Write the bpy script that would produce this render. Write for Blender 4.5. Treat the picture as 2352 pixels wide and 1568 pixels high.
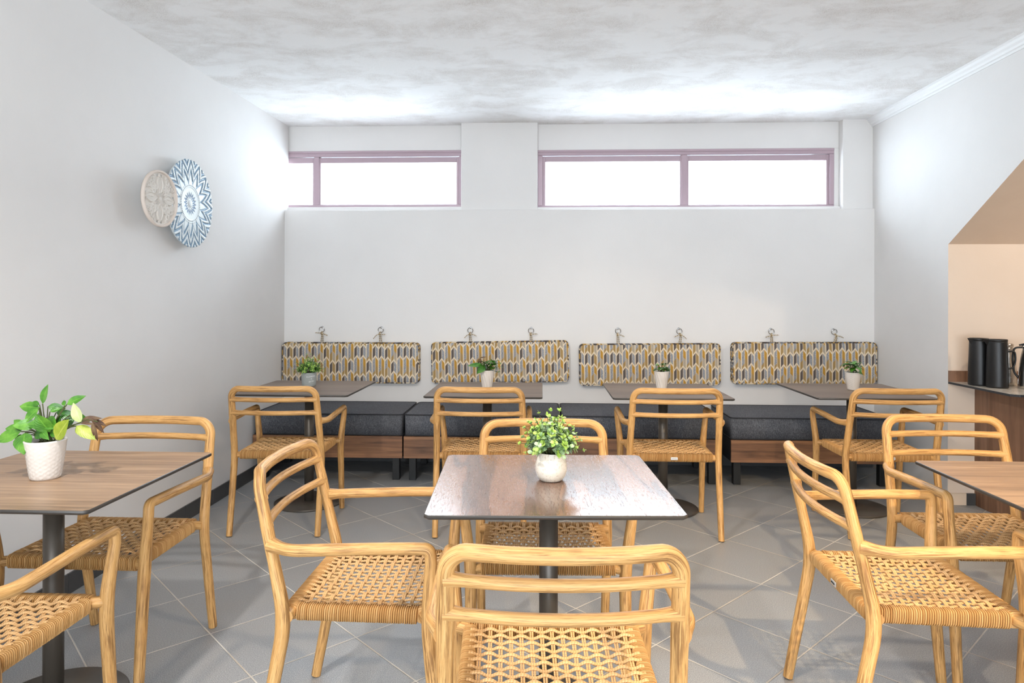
import bpy, math, random
from math import pi, sin, cos, radians, sqrt, floor
from mathutils import Vector, Matrix, noise

for o in list(bpy.data.objects): bpy.data.objects.remove(o)
sc = bpy.context.scene
COL = sc.collection

# ------------------------------------------------------------------ camera
CAMZ, PSI, ROLL, F = 1.312, radians(2.521), radians(.134), 1558.0
cam_d = bpy.data.cameras.new('camera'); cam = bpy.data.objects.new('camera', cam_d); COL.objects.link(cam)
cam_d.sensor_width = 36; cam_d.sensor_fit = 'HORIZONTAL'; cam_d.lens = F/2352*36
cam_d.shift_y = -(784-687.0)/2352; cam_d.clip_start = .02
cam.matrix_world = Matrix.Translation((0, 0, CAMZ)) @ Matrix.Rotation(PSI, 4, 'Z') @ Matrix.Rotation(pi/2, 4, 'X') @ Matrix.Rotation(ROLL, 4, 'Z')
sc.camera = cam

# ------------------------------------------------------------------ world, lights, exposure
W = bpy.data.worlds.new('world'); sc.world = W; W.use_nodes = True
W.node_tree.nodes['Background'].inputs[0].default_value = (.85, .93, 1, 1)
W.node_tree.nodes['Background'].inputs[1].default_value = 4.2
vs = sc.view_settings; vs.view_transform = 'Standard'; vs.look = 'None'; vs.gamma = 1; vs.exposure = 0.40; vs.use_curve_mapping = False

def area(name, loc, target, sx, sy, power, col, portal=False, spread=180):
    l = bpy.data.lights.new(name, 'AREA'); l.shape = 'RECTANGLE'; l.size = sx; l.size_y = sy; l.energy = power; l.color = col
    l.spread = radians(spread)
    if portal: l.cycles.is_portal = True
    o = bpy.data.objects.new(name, l); COL.objects.link(o); o.location = loc
    o.rotation_euler = (Vector(target)-Vector(loc)).to_track_quat('-Z', 'Y').to_euler(); return o
def spot(name, loc, target, power, col, angle=80, blend=.6, r=.05):
    l = bpy.data.lights.new(name, 'SPOT'); l.energy = power; l.color = col; l.spot_size = radians(angle); l.spot_blend = blend; l.shadow_soft_size = r
    o = bpy.data.objects.new(name, l); COL.objects.link(o); o.location = loc
    o.rotation_euler = (Vector(target)-Vector(loc)).to_track_quat('-Z', 'Y').to_euler(); return o
area('portal_window', (-1.6, 5.86, 2.3), (-1.6, 0, 2.3), 2.0, .5, 1, (1, 1, 1), True)
area('portal_window', (1.15, 5.86, 2.3), (1.15, 0, 2.3), 2.4, .5, 1, (1, 1, 1), True)
area('portal_window', (0.2, -2.62, 1.3), (0.2, 5, 1.3), 4.2, 2.3, 1, (1, 1, 1), True)  # portal for the made-up front opening
# outdoor light pressing in through the high windows
area('daylight_and_fill', (-1.38, 5.84, 2.26), (-1.30, 3.6, 2.75), 1.4, .44, 30, (.70, .86, 1))
area('daylight_and_fill', (1.15, 5.84, 2.26), (1.15, 3.6, 2.75), 2.3, .44, 48, (.70, .86, 1))
# fill uplight added outside the made-up front glazing to brighten the ceiling
area('daylight_and_fill', (.2, -2.98, .75), (.2, 2.6, 2.7), 4.0, 1.0, 120, (.82, .91, 1))
# ceiling downlights of the room
WARM = (1, .74, .42)
spot('downlight', (1.75, .15, 2.62), (1.35, 2.1, 0), 270, WARM, 66, .7, .035)
spot('downlight', (-1.15, .9, 2.58), (-.2, 2.6, 0), 118, (1, .97, .93), 110, .8, .05)
spot('downlight', (.3, 1.6, 2.62), (.5, 3.1, .0), 84, (1, .80, .58), 105, .8, .05)
spot('downlight', (3.6, 3.1, 2.25), (3.2, 4.3, .9), 36, (1, .80, .60), 140, .8, .05)

# ------------------------------------------------------------------ node helpers
def lin(c):
    return tuple(((v/255)/12.92 if v/255 <= .04045 else ((v/255+.055)/1.055)**2.4) for v in c)+(1,)
class N:
    def __init__(s, name):
        s.m = bpy.data.materials.new(name); s.m.use_nodes = True; s.t = s.m.node_tree; s.b = s.t.nodes['Principled BSDF']
    def n(s, t, **k):
        x = s.t.nodes.new(t)
        for a, v in k.items(): setattr(x, a, v)
        return x
    def l(s, a, b): s.t.links.new(a, b)
    def val(s, sock, v):
        if isinstance(v, bpy.types.NodeSocket): s.l(v, sock)
        elif v is not None: sock.default_value = v
    def M(s, op, a, b=None, c=None, clamp=False):
        x = s.n('ShaderNodeMath', operation=op); x.use_clamp = clamp
        s.val(x.inputs[0], a)
        if b is not None: s.val(x.inputs[1], b)
        if c is not None: s.val(x.inputs[2], c)
        return x.outputs[0]
    def mix(s, f, a, b, mode='MIX'):
        x = s.n('ShaderNodeMix', data_type='RGBA', blend_type=mode)
        s.val(x.inputs[0], f)
        for k, v in ((6, a), (7, b)):
            if isinstance(v, tuple) and len(v) == 3: v = lin(v)
            s.val(x.inputs[k], v)
        return x.outputs[2]
    def ramp(s, f, stops, interp='LINEAR'):
        x = s.n('ShaderNodeValToRGB'); x.color_ramp.interpolation = interp; e = x.color_ramp.elements
        while len(e) < len(stops): e.new(.5)
        for i, (p, c) in enumerate(stops):
            e[i].position = p; e[i].color = lin(c) if not isinstance(c, float) else (c, c, c, 1)
        s.l(f, x.inputs[0]); return x.outputs[0]
    def coord(s, kind='Object', scale=(1, 1, 1), rot=(0, 0, 0), loc=(0, 0, 0)):
        c = s.n('ShaderNodeTexCoord'); mp = s.n('ShaderNodeMapping'); s.l(c.outputs[kind], mp.inputs[0])
        mp.inputs['Location'].default_value = loc; mp.inputs['Rotation'].default_value = rot; mp.inputs['Scale'].default_value = scale
        return mp.outputs[0]
    def sep(s, v):
        x = s.n('ShaderNodeSeparateXYZ'); s.l(v, x.inputs[0]); return x.outputs
    def noise(s, v, scale, detail=3, rough=.5, dist=0):
        x = s.n('ShaderNodeTexNoise'); x.inputs['Scale'].default_value = scale; x.inputs['Detail'].default_value = detail
        x.inputs['Roughness'].default_value = rough; x.inputs['Distortion'].default_value = dist
        if v is not None: s.l(v, x.inputs['Vector'])
        return x.outputs[0]
    def bump(s, h, strength=.3, dist=.01):
        x = s.n('ShaderNodeBump'); x.inputs['Strength'].default_value = strength; x.inputs['Distance'].default_value = dist
        s.l(h, x.inputs['Height']); s.l(x.outputs[0], s.b.inputs['Normal'])
    def rnd(s):
        return s.n('ShaderNodeObjectInfo').outputs['Random']
    def out(s, col=None, rough=.5, metal=0, spec=None, coat=None):
        if col is not None:
            if isinstance(col, tuple) and len(col) == 3: col = lin(col)
            s.val(s.b.inputs['Base Color'], col)
        s.val(s.b.inputs['Roughness'], rough); s.b.inputs['Metallic'].default_value = metal
        if spec is not None: s.b.inputs['Specular IOR Level'].default_value = spec
        if coat: s.b.inputs['Coat Weight'].default_value = coat; s.b.inputs['Coat Roughness'].default_value = .1
        return s.m
def plain(name, col, rough=.5, metal=0, spec=None, bumpscale=None, bs=.1, bd=.002):
    a = N(name)
    if bumpscale: a.bump(a.noise(a.coord(), bumpscale, 3), bs, bd)
    return a.out(col, rough, metal, spec)

# ------------------------------------------------------------------ materials
def mk_wall(name, c1, c2):
    a = N(name); v = a.coord()
    n1 = a.noise(v, 1.3, 4, .6)
    a.bump(a.noise(v, 55, 4, .6), .12, .004)
    return a.out(a.mix(a.ramp(n1, [(.35, 0.0), (.7, 1.0)]), c1, c2), .82, 0, .25)
M_wall = mk_wall('white_wall_paint', (229, 226, 223), (224, 221, 218))
M_beige = mk_wall('beige_wall_paint', (228, 211, 194), (223, 205, 187))
M_soffit = mk_wall('beige_rough_plaster', (226, 204, 182), (216, 193, 170))
def mk_ceiling():
    a = N('textured_ceiling_plaster'); v = a.coord()
    grain = a.noise(v, 240, 2, .6)
    patch = a.noise(a.coord(scale=(1, 1.3, 1)), 2.6, 7, .68, .3)
    f = a.ramp(patch, [(.44, 0.0), (.62, 1.0)])
    g = a.ramp(grain, [(.38, 0.0), (.6, 1.0)])
    c = a.mix(a.M('MULTIPLY', f, .5), (242, 241, 240), (230, 226, 222))
    c = a.mix(a.M('MULTIPLY', a.M('MULTIPLY', f, a.M('SUBTRACT', 1.0, g)), .42), c, (176, 166, 156))
    a.bump(a.M('ADD', grain, a.M('MULTIPLY', a.noise(v, 60, 3), .6)), .28, .006)
    return a.out(c, .9, 0, .2)
M_ceil = mk_ceiling()
def mk_floor():
    a = N('grey_floor_tiles'); s = a.sep(a.coord()); T = .408
    r2 = 1/sqrt(2)
    u = a.M('DIVIDE', a.M('SUBTRACT', a.M('MULTIPLY', a.M('ADD', s[0], s[1]), r2), .108), T)
    w = a.M('DIVIDE', a.M('SUBTRACT', a.M('MULTIPLY', a.M('SUBTRACT', s[1], s[0]), r2), .307), T)
    def dist(t):
        f = a.M('FRACT', a.M('ADD', t, 200.0)); return a.M('MINIMUM', f, a.M('SUBTRACT', 1.0, f))
    d = a.M('MINIMUM', dist(u), dist(w))
    g = a.M('LESS_THAN', d, .0062)
    cid = a.n('ShaderNodeCombineXYZ'); a.l(a.M('FLOOR', u), cid.inputs[0]); a.l(a.M('FLOOR', w), cid.inputs[1])
    wn = a.n('ShaderNodeTexWhiteNoise', noise_dimensions='2D'); a.l(cid.outputs[0], wn.inputs['Vector'])
    v = a.coord()
    fine = a.noise(v, 330, 2, .7); big = a.noise(v, 2.2, 4, .6)
    c = a.ramp(fine, [(.3, (112, 114, 116)), (.46, (144, 146, 148)), (.56, (162, 163, 164)), (.7, (206, 206, 204))])
    c = a.mix(a.M('MULTIPLY', wn.outputs[0], .22), c, (132, 133, 134))
    c = a.mix(a.ramp(big, [(.4, 0.0), (.8, .3)]), c, (160, 150, 138))
    c = a.mix(g, c, a.mix(a.ramp(a.noise(v, 3, 3), [(.4, 0.0), (.6, 1.0)]), (212, 207, 198), (186, 174, 158)))
    edge = a.ramp(d, [(0.0, 0.0), (.006, 0.0), (.012, 1.0)])
    a.bump(a.M('ADD', edge, a.M('MULTIPLY', fine, .06)), .5, .0025)
    ro = a.M('ADD', .40, a.M('MULTIPLY', g, .3))
    return a.out(c, ro, 0, .45)
M_floor = mk_floor()
def mk_chairwood():
    a = N('yellow_oiled_teak')
    uv = a.coord('UV', scale=(1, 1, 1)); lo = a.sep(a.n('ShaderNodeObjectInfo').outputs['Location']); oi = a.M('ADD', a.M('MULTIPLY', lo[0], .31), a.M('MULTIPLY', lo[1], .17))
    sh = a.n('ShaderNodeCombineXYZ'); a.l(a.M('MULTIPLY', oi, 37.0), sh.inputs[2])
    ad = a.n('ShaderNodeVectorMath', operation='ADD'); a.l(uv, ad.inputs[0]); a.l(sh.outputs[0], ad.inputs[1])
    mp = a.n('ShaderNodeMapping'); mp.inputs['Scale'].default_value = (70, 2.2, 1); a.l(ad.outputs[0], mp.inputs[0])
    n1 = a.noise(mp.outputs[0], 3.2, 5, .62, .6)
    mp2 = a.n('ShaderNodeMapping'); mp2.inputs['Scale'].default_value = (230, 6, 1); a.l(ad.outputs[0], mp2.inputs[0])
    n2 = a.noise(mp2.outputs[0], 3, 3, .6)
    mp3 = a.n('ShaderNodeMapping'); mp3.inputs['Scale'].default_value = (16, 2.6, 1); a.l(ad.outputs[0], mp3.inputs[0])
    n3 = a.noise(mp3.outputs[0], 2.2, 3, .5)
    c = a.ramp(n1, [(.25, (172, 122, 68)), (.40, (192, 144, 86)), (.55, (206, 160, 100)), (.75, (220, 178, 122))])
    c = a.mix(a.ramp(n2, [(.57, 0.0), (.66, .75)]), c, (126, 84, 46))
    dk = a.M('MULTIPLY', a.ramp(n3, [(.48, 0.0), (.6, 1.0)]), a.ramp(n1, [(.44, 1.0), (.54, 0.0)]))
    c = a.mix(a.M('MULTIPLY', dk, .62), c, (104, 70, 40))
    a.bump(n1, .15, .0012)
    return a.out(c, .48, 0, .35)
M_teak = mk_chairwood()
def mk_rope(name, c0, c1, c2):
    a = N(name); s = a.sep(a.coord('UV'))
    st = a.M('SINE', a.M('MULTIPLY', a.M('ADD', a.M('MULTIPLY', s[1], 150.0), a.M('MULTIPLY', s[0], 10.0)), 2*pi))
    h = a.M('ADD', a.M('MULTIPLY', st, .5), .5)
    n1 = a.noise(a.coord(), 60, 2)
    c = a.mix(h, c0, a.mix(a.ramp(n1, [(.35, 0.0), (.65, 1.0)]), c1, c2))
    a.bump(h, .22, .0012)
    return a.out(c, .62, 0, .3)
M_rope = mk_rope('twisted_paper_cord', (202, 158, 106), (218, 176, 124), (228, 190, 140))
def mk_wrap():
    a = N('wrapped_paper_cord'); u = a.sep(a.coord('UV'))
    wn = a.n('ShaderNodeTexWhiteNoise', noise_dimensions='1D'); a.l(a.M('FLOOR', u[0]), wn.inputs['W'])
    c = a.ramp(wn.outputs[0], [(0.0, (184, 136, 80)), (.5, (198, 152, 94)), (1.0, (212, 168, 112))])
    fr = a.M('SUBTRACT', a.M('MULTIPLY', a.M('FRACT', u[0]), 2.0), 1.0)
    a.bump(a.M('SUBTRACT', 1.0, a.M('MULTIPLY', fr, fr)), .9, .0035)
    return a.out(c, .6, 0, .3)
M_wrap = mk_wrap()
def mk_walnut(name, axis, cols, scale=1.0, rough=.42, seed=0, spec=.5, dist=1.2):
    a = N(name)
    sc3 = [34, 34, 34]; sc3[axis] = 1.6
    v = a.coord(scale=tuple(k*scale for k in sc3), loc=(seed, seed*.7, seed*.3))
    n1 = a.noise(v, 1.0, 5, .58, dist)
    sc4 = [230, 230, 230]; sc4[axis] = 9
    n2 = a.noise(a.coord(scale=tuple(sc4)), 1.0, 3, .6)
    sc5 = [5, 5, 5]; sc5[axis] = .5
    n3 = a.noise(a.coord(scale=tuple(sc5), loc=(seed*2, 1, 3)), 1.0, 2, .5)
    c = a.ramp(n1, [(.28, cols[0]), (.45, cols[1]), (.6, cols[2]), (.78, cols[3])])
    c = a.mix(a.ramp(n2, [(.5, 0.0), (.75, .45)]), c, cols[0])
    c = a.mix(a.ramp(n3, [(.4, 0.0), (.7, .5)]), c, cols[3])
    a.bump(a.M('ADD', n1, a.M('MULTIPLY', n2, .8)), .22, .0012)
    return a.out(c, rough, 0, spec)
TOPC = [(92, 68, 50), (134, 104, 79), (162, 130, 101), (190, 156, 123)]
M_topX = mk_walnut('walnut_table_laminate_across', 0, TOPC, 1.35, .38, 3, .5, .7)
M_topR = mk_walnut('greyed_walnut_table_laminate', 0, [(80, 66, 56), (110, 92, 80), (126, 107, 93), (144, 125, 110)], 1.1, .42, 8, .5, .7)
def mk_center():
    a = N('walnut_table_laminate_lengthwise')
    v = a.coord(scale=(11, .9, 9), loc=(5.3, 2, 0)); n1 = a.noise(v, 1.0, 4, .5, 1.3)
    n2 = a.noise(a.coord(scale=(240, 34, 100)), 1.0, 3, .65)
    c = a.ramp(n1, [(.25, (74, 52, 42)), (.42, (110, 82, 66)), (.5, (88, 64, 52)), (.56, (132, 96, 74)), (.8, (142, 110, 90))])
    c = a.mix(a.ramp(n2, [(.56, 0.0), (.68, .6)]), c, (70, 52, 42))
    a.bump(n2, .25, .0008)
    a.out(c, a.ramp(n2, [(.52, .22), (.66, .5)]), 0, 1.0)
    a.b.inputs['Coat Weight'].default_value = .28; a.b.inputs['Coat Roughness'].default_value = .2; a.b.inputs['Coat IOR'].default_value = 1.6
    return a.m
M_topC = mk_center()
M_bench = mk_walnut('walnut_bench_board', 0, [(84, 56, 38), (122, 84, 58), (150, 106, 72), (174, 124, 86)], .8, .5, 1)
M_panel = mk_walnut('walnut_counter_panel', 2, [(78, 54, 40), (112, 80, 60), (134, 98, 76), (156, 118, 92)], .55, .5, 6)
M_edge = plain('dark_tabletop_edge', (62, 58, 54), .35)
M_dmetal = plain('dark_brown_grey_metal', (86, 79, 71), .38, .35, .5, 300, .05, .001)
M_black = plain('matt_black_metal', (20, 20, 20), .45)
def mk_fabric():
    a = N('charcoal_woven_upholstery'); v = a.coord()
    n1 = a.noise(a.coord(scale=(1, 1, 6)), 160, 2, .7); n2 = a.noise(a.coord(scale=(6, 6, 1)), 90, 2, .7)
    m = a.M('MULTIPLY', a.M('ADD', n1, n2), .5)
    c = a.ramp(m, [(.35, (62, 63, 68)), (.5, (88, 90, 96)), (.62, (136, 138, 144))])
    c = a.mix(a.ramp(a.noise(v, 3, 3), [(.4, 0.0), (.75, .3)]), c, (62, 60, 60))
    a.bump(m, .5, .0015)
    return a.out(c, .85, 0, .25)
M_fab = mk_fabric()
M_pipe = plain('dark_piping', (44, 44, 48), .8)
def mk_chevron():
    a = N('chevron_patterned_cushion_fabric'); s = a.sep(a.coord('UV'))
    x = a.M('DIVIDE', s[0], .0497); col = a.M('FLOOR', x); fx = a.M('FRACT', x)
    ax = a.M('ABSOLUTE', a.M('SUBTRACT', fx, .5))
    wn = a.n('ShaderNodeTexWhiteNoise', noise_dimensions='1D'); a.l(a.M('ADD', col, .37), wn.inputs['W'])
    r = wn.outputs[0]
    wn2 = a.n('ShaderNodeTexWhiteNoise', noise_dimensions='1D'); a.l(a.M('ADD', col, 31.7), wn2.inputs['W']); r2 = wn2.outputs[0]
    odd = a.M('FRACT', a.M('MULTIPLY', col, .5))
    off = a.M('ADD', odd, a.M('ADD', a.M('MULTIPLY', a.M('GREATER_THAN', r, .66), .5), a.M('MULTIPLY', r2, .06)))
    v = a.M('ADD', a.M('DIVIDE', a.M('ADD', s[1], a.M('MULTIPLY', ax, .0497*1.35)), .236), off)
    fv = a.M('FRACT', a.M('ADD', v, 20.0))
    weave = a.noise(a.coord('UV', scale=(90, 900, 1)), 1.0, 2, .7)
    left = a.M('LESS_THAN', fx, .5)
    G = lambda lo, hi: a.M('MULTIPLY', a.M('GREATER_THAN', fv, lo), a.M('LESS_THAN', fv, hi))
    dark = G(.0, .32); lng = G(.385, .935)
    cream = a.mix(weave, (232, 216, 190), (216, 198, 170))
    blue = a.ramp(weave, [(.4, (112, 114, 122)), (.52, (146, 148, 154)), (.6, (206, 202, 196))])
    gold = a.mix(weave, (196, 148, 62), (182, 138, 66))
    brown = a.mix(weave, (140, 112, 68), (190, 158, 106))
    charc = a.mix(weave, (82, 74, 72), (112, 103, 98))
    # long segment: left half grey-blue fading to olive at its foot; right half gold then hatch or brown
    lu = a.M('GREATER_THAN', fv, a.M('ADD', .44, a.M('MULTIPLY', r2, .24)))
    longL = a.mix(lu, brown, blue)
    hs = a.M('FRACT', a.M('MULTIPLY', a.M('ADD', s[1], a.M('MULTIPLY', fx, .0497*1.2)), 92.0))
    hatch = a.mix(a.M('GREATER_THAN', hs, .5), cream, charc)
    lowR = a.mix(a.M('GREATER_THAN', r2, .40), brown, hatch)
    longR = a.mix(a.M('GREATER_THAN', fv, .68), lowR, gold)
    longc = a.mix(left, longR, longL)
    dR = a.mix(a.M('GREATER_THAN', r2, .62), blue, brown)
    darkc = a.mix(left, dR, charc)
    c = a.mix(dark, a.mix(lng, cream, longc), darkc)
    line = a.M('MAXIMUM', a.M('GREATER_THAN', ax, .425), a.M('LESS_THAN', ax, .028))
    c = a.mix(line, c, cream)
    a.bump(weave, .3, .001)
    return a.out(c, .85, 0, .2)
M_chev = mk_chevron()
def mk_piping():
    a = N('patterned_cushion_piping'); s = a.sep(a.coord('UV'))
    f = a.M('FRACT', a.M('MULTIPLY', a.M('ADD', s[1], a.M('MULTIPLY', s[0], .06)), 72.0))
    wn = a.n('ShaderNodeTexWhiteNoise', noise_dimensions='1D'); a.l(a.M('FLOOR', a.M('MULTIPLY', s[1], 72.0)), wn.inputs['W'])
    c = a.ramp(wn.outputs[0], [(0.0, (84, 76, 72)), (.3, (186, 148, 84)), (.5, (218, 202, 176)), (.8, (130, 130, 134))], 'CONSTANT')
    return a.out(c, .85, 0, .2)
M_pip2 = mk_piping()
M_steel = plain('brushed_steel', (206, 204, 200), .22, 1)
M_plate = plain('satin_silver', (205, 203, 200), .35, .3)
M_chrome = plain('chrome_steel', (200, 200, 200), .12, 1)
M_bthermos = plain('black_rubbery_coating', (17, 17, 18), .42, 0, .5, 900, .15, .0006)
M_pot = plain('glossy_white_ceramic', (222, 215, 207), .22, 0, .6)
M_grey_pot = plain('pale_grey_painted_pot', (160, 166, 164), .7)
M_white_print = plain('white_print', (232, 234, 232), .6)
M_soil = plain('dark_soil', (40, 32, 24), .95, 0, .2, 200, .8, .004)
def mk_speckle():
    a = N('speckled_cream_stoneware'); v = a.coord()
    c = a.mix(a.ramp(a.noise(v, 150, 3, .7), [(.56, 0.0), (.64, .7)]), (226, 220, 208), (190, 176, 154))
    a.bump(a.noise(v, 90, 3), .25, .002)
    return a.out(c, .28, 0, .55)
M_speck = mk_speckle()
def mk_leaf(name, c1, c2, c3, rough=.35, scale=18, trans=.04):
    a = N(name); v = a.coord(); s = a.sep(a.coord('UV'))
    n1 = a.noise(v, scale, 3, .6)
    c = a.ramp(n1, [(.3, c1), (.5, c2), (.7, c3)])
    mid = a.M('LESS_THAN', a.M('ABSOLUTE', a.M('SUBTRACT', s[0], .5)), .035)
    rib = a.M('SINE', a.M('MULTIPLY', a.M('SUBTRACT', s[1], a.M('ABSOLUTE', a.M('SUBTRACT', s[0], .5))), 44.0))
    c = a.mix(a.M('MULTIPLY', mid, .6), c, c3)
    a.bump(a.M('ADD', a.M('MULTIPLY', rib, .4), mid), .22, .0012)
    a.out(c, rough, 0, .5)
    a.b.inputs['Transmission Weight'].default_value = 0
    a.b.inputs['Subsurface Weight'].default_value = trans; a.b.inputs['Subsurface Radius'].default_value = (.01, .015, .004)
    return a.m
M_leaf = mk_leaf('glossy_green_leaf', (44, 92, 22), (70, 126, 34), (112, 164, 60), .28)
M_leafB = mk_leaf('deep_green_leaf', (28, 72, 22), (52, 104, 34), (92, 142, 52), .3)
M_leafY = mk_leaf('yellowing_leaf', (118, 138, 30), (146, 160, 46), (178, 182, 84), .4)
M_leafP = mk_leaf('pale_cream_leaf', (186, 196, 128), (200, 208, 148), (214, 220, 172), .4)
M_leafD = mk_leaf('withered_brown_leaf', (58, 40, 30), (92, 66, 48), (128, 104, 70), .7)
M_euc = mk_leaf('frosted_eucalyptus_leaf', (92, 134, 74), (150, 182, 126), (212, 224, 200), .5, 30)
M_eucY = mk_leaf('lime_eucalyptus_tip_leaf', (128, 170, 58), (160, 194, 84), (200, 218, 136), .5, 30)
M_box = mk_leaf('small_green_leaf', (44, 96, 36), (96, 148, 60), (150, 186, 110), .5, 40)
M_stem = plain('brown_green_stem', (70, 78, 36), .6)
M_frame = plain('glare_lightened_window_frame', (178, 156, 164), .38, 0, .5)  # frame brown lightened to mauve, window glare put into the colour
M_tilebase = plain('dark_grey_skirting_tile', (70, 70, 70), .4)
def mk_tie():
    a = N('patterned_tie_fabric'); u = a.sep(a.coord('UV'))
    f = a.M('FRACT', a.M('ADD', a.M('MULTIPLY', u[1], 60.0), a.M('MULTIPLY', u[0], 12.0)))
    return a.out(a.ramp(f, [(0.0, (214, 200, 176)), (.45, (150, 128, 92)), (.7, (92, 86, 84)), (.85, (176, 142, 84))], 'CONSTANT'), .85, 0, .2)
M_tie = mk_tie()
def mk_stone():
    a = N('pale_veined_stone'); v = a.coord()
    c = a.mix(a.ramp(a.noise(v, 9, 6, .7, 2), [(.45, 0.0), (.60, 1.0)]), (226, 219, 208), (196, 188, 176))
    return a.out(c, .14, 0, .6)
M_stone = mk_stone()
M_stone_edge = plain('dark_stone_edge', (48, 50, 54), .3, 0, .5, 80, .3, .002)
def mk_glass():
    a = N('clear_window_glass'); t = a.t
    tr = a.n('ShaderNodeBsdfTransparent'); gl = a.n('ShaderNodeBsdfGlossy'); gl.inputs['Roughness'].default_value = 0
    fr = a.n('ShaderNodeFresnel'); mx = a.n('ShaderNodeMixShader')
    a.l(a.M('MULTIPLY', fr.outputs[0], .5), mx.inputs[0]); a.l(tr.outputs[0], mx.inputs[1]); a.l(gl.outputs[0], mx.inputs[2])
    a.l(mx.outputs[0], t.nodes['Material Output'].inputs[0]); return a.m
M_glass = mk_glass()
def mk_zig():
    a = N('blue_white_zigzag_paint'); s = a.sep(a.coord('UV'))   # u = angle 0..1, v = radius 0..1
    tri = a.M('ABSOLUTE', a.M('SUBTRACT', a.M('FRACT', a.M('MULTIPLY', s[0], 16.0)), .5))  # 0..0.5
    t1 = a.M('ADD', s[1], a.M('MULTIPLY', tri, -.60))
    band = a.M('FRACT', a.M('MULTIPLY', a.M('SUBTRACT', t1, .41), 4.8))
    outer = a.M('GREATER_THAN', t1, .41)
    z = a.M('MULTIPLY', outer, a.M('LESS_THAN', band, .52))
    tri2 = a.M('ABSOLUTE', a.M('SUBTRACT', a.M('FRACT', a.M('MULTIPLY', s[0], 18.0)), .5))
    t2 = a.M('ADD', s[1], a.M('MULTIPLY', tri2, -.20))
    star = a.M('MULTIPLY', a.M('GREATER_THAN', t2, .10), a.M('LESS_THAN', t2, .17))
    dots = a.M('MULTIPLY', a.M('LESS_THAN', a.M('ABSOLUTE', a.M('SUBTRACT', s[1], .405)), .013), a.M('LESS_THAN', a.M('FRACT', a.M('MULTIPLY', s[0], 64.0)), .5))
    lines = a.M('GREATER_THAN', a.M('SINE', a.M('MULTIPLY', s[1], 300.0)), .8)
    c = a.mix(a.M('MULTIPLY', lines, .35), (226, 232, 232), (176, 190, 196))
    blu = a.mix(a.noise(a.coord('UV', scale=(40, 6, 1)), 1.0, 2), (104, 136, 164), (146, 172, 192))
    c = a.mix(z, c, blu); c = a.mix(star, c, (120, 150, 186)); c = a.mix(dots, c, (58, 62, 66))
    return a.out(c, .45, 0, .4)
M_zig = mk_zig()
M_carve = plain('whitewashed_carved_wood', (224, 217, 208), .7, 0, .3, 120, .2, .002)
M_carve_back = plain('carved_wood_rim', (222, 208, 196), .7, 0, .3)

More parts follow.
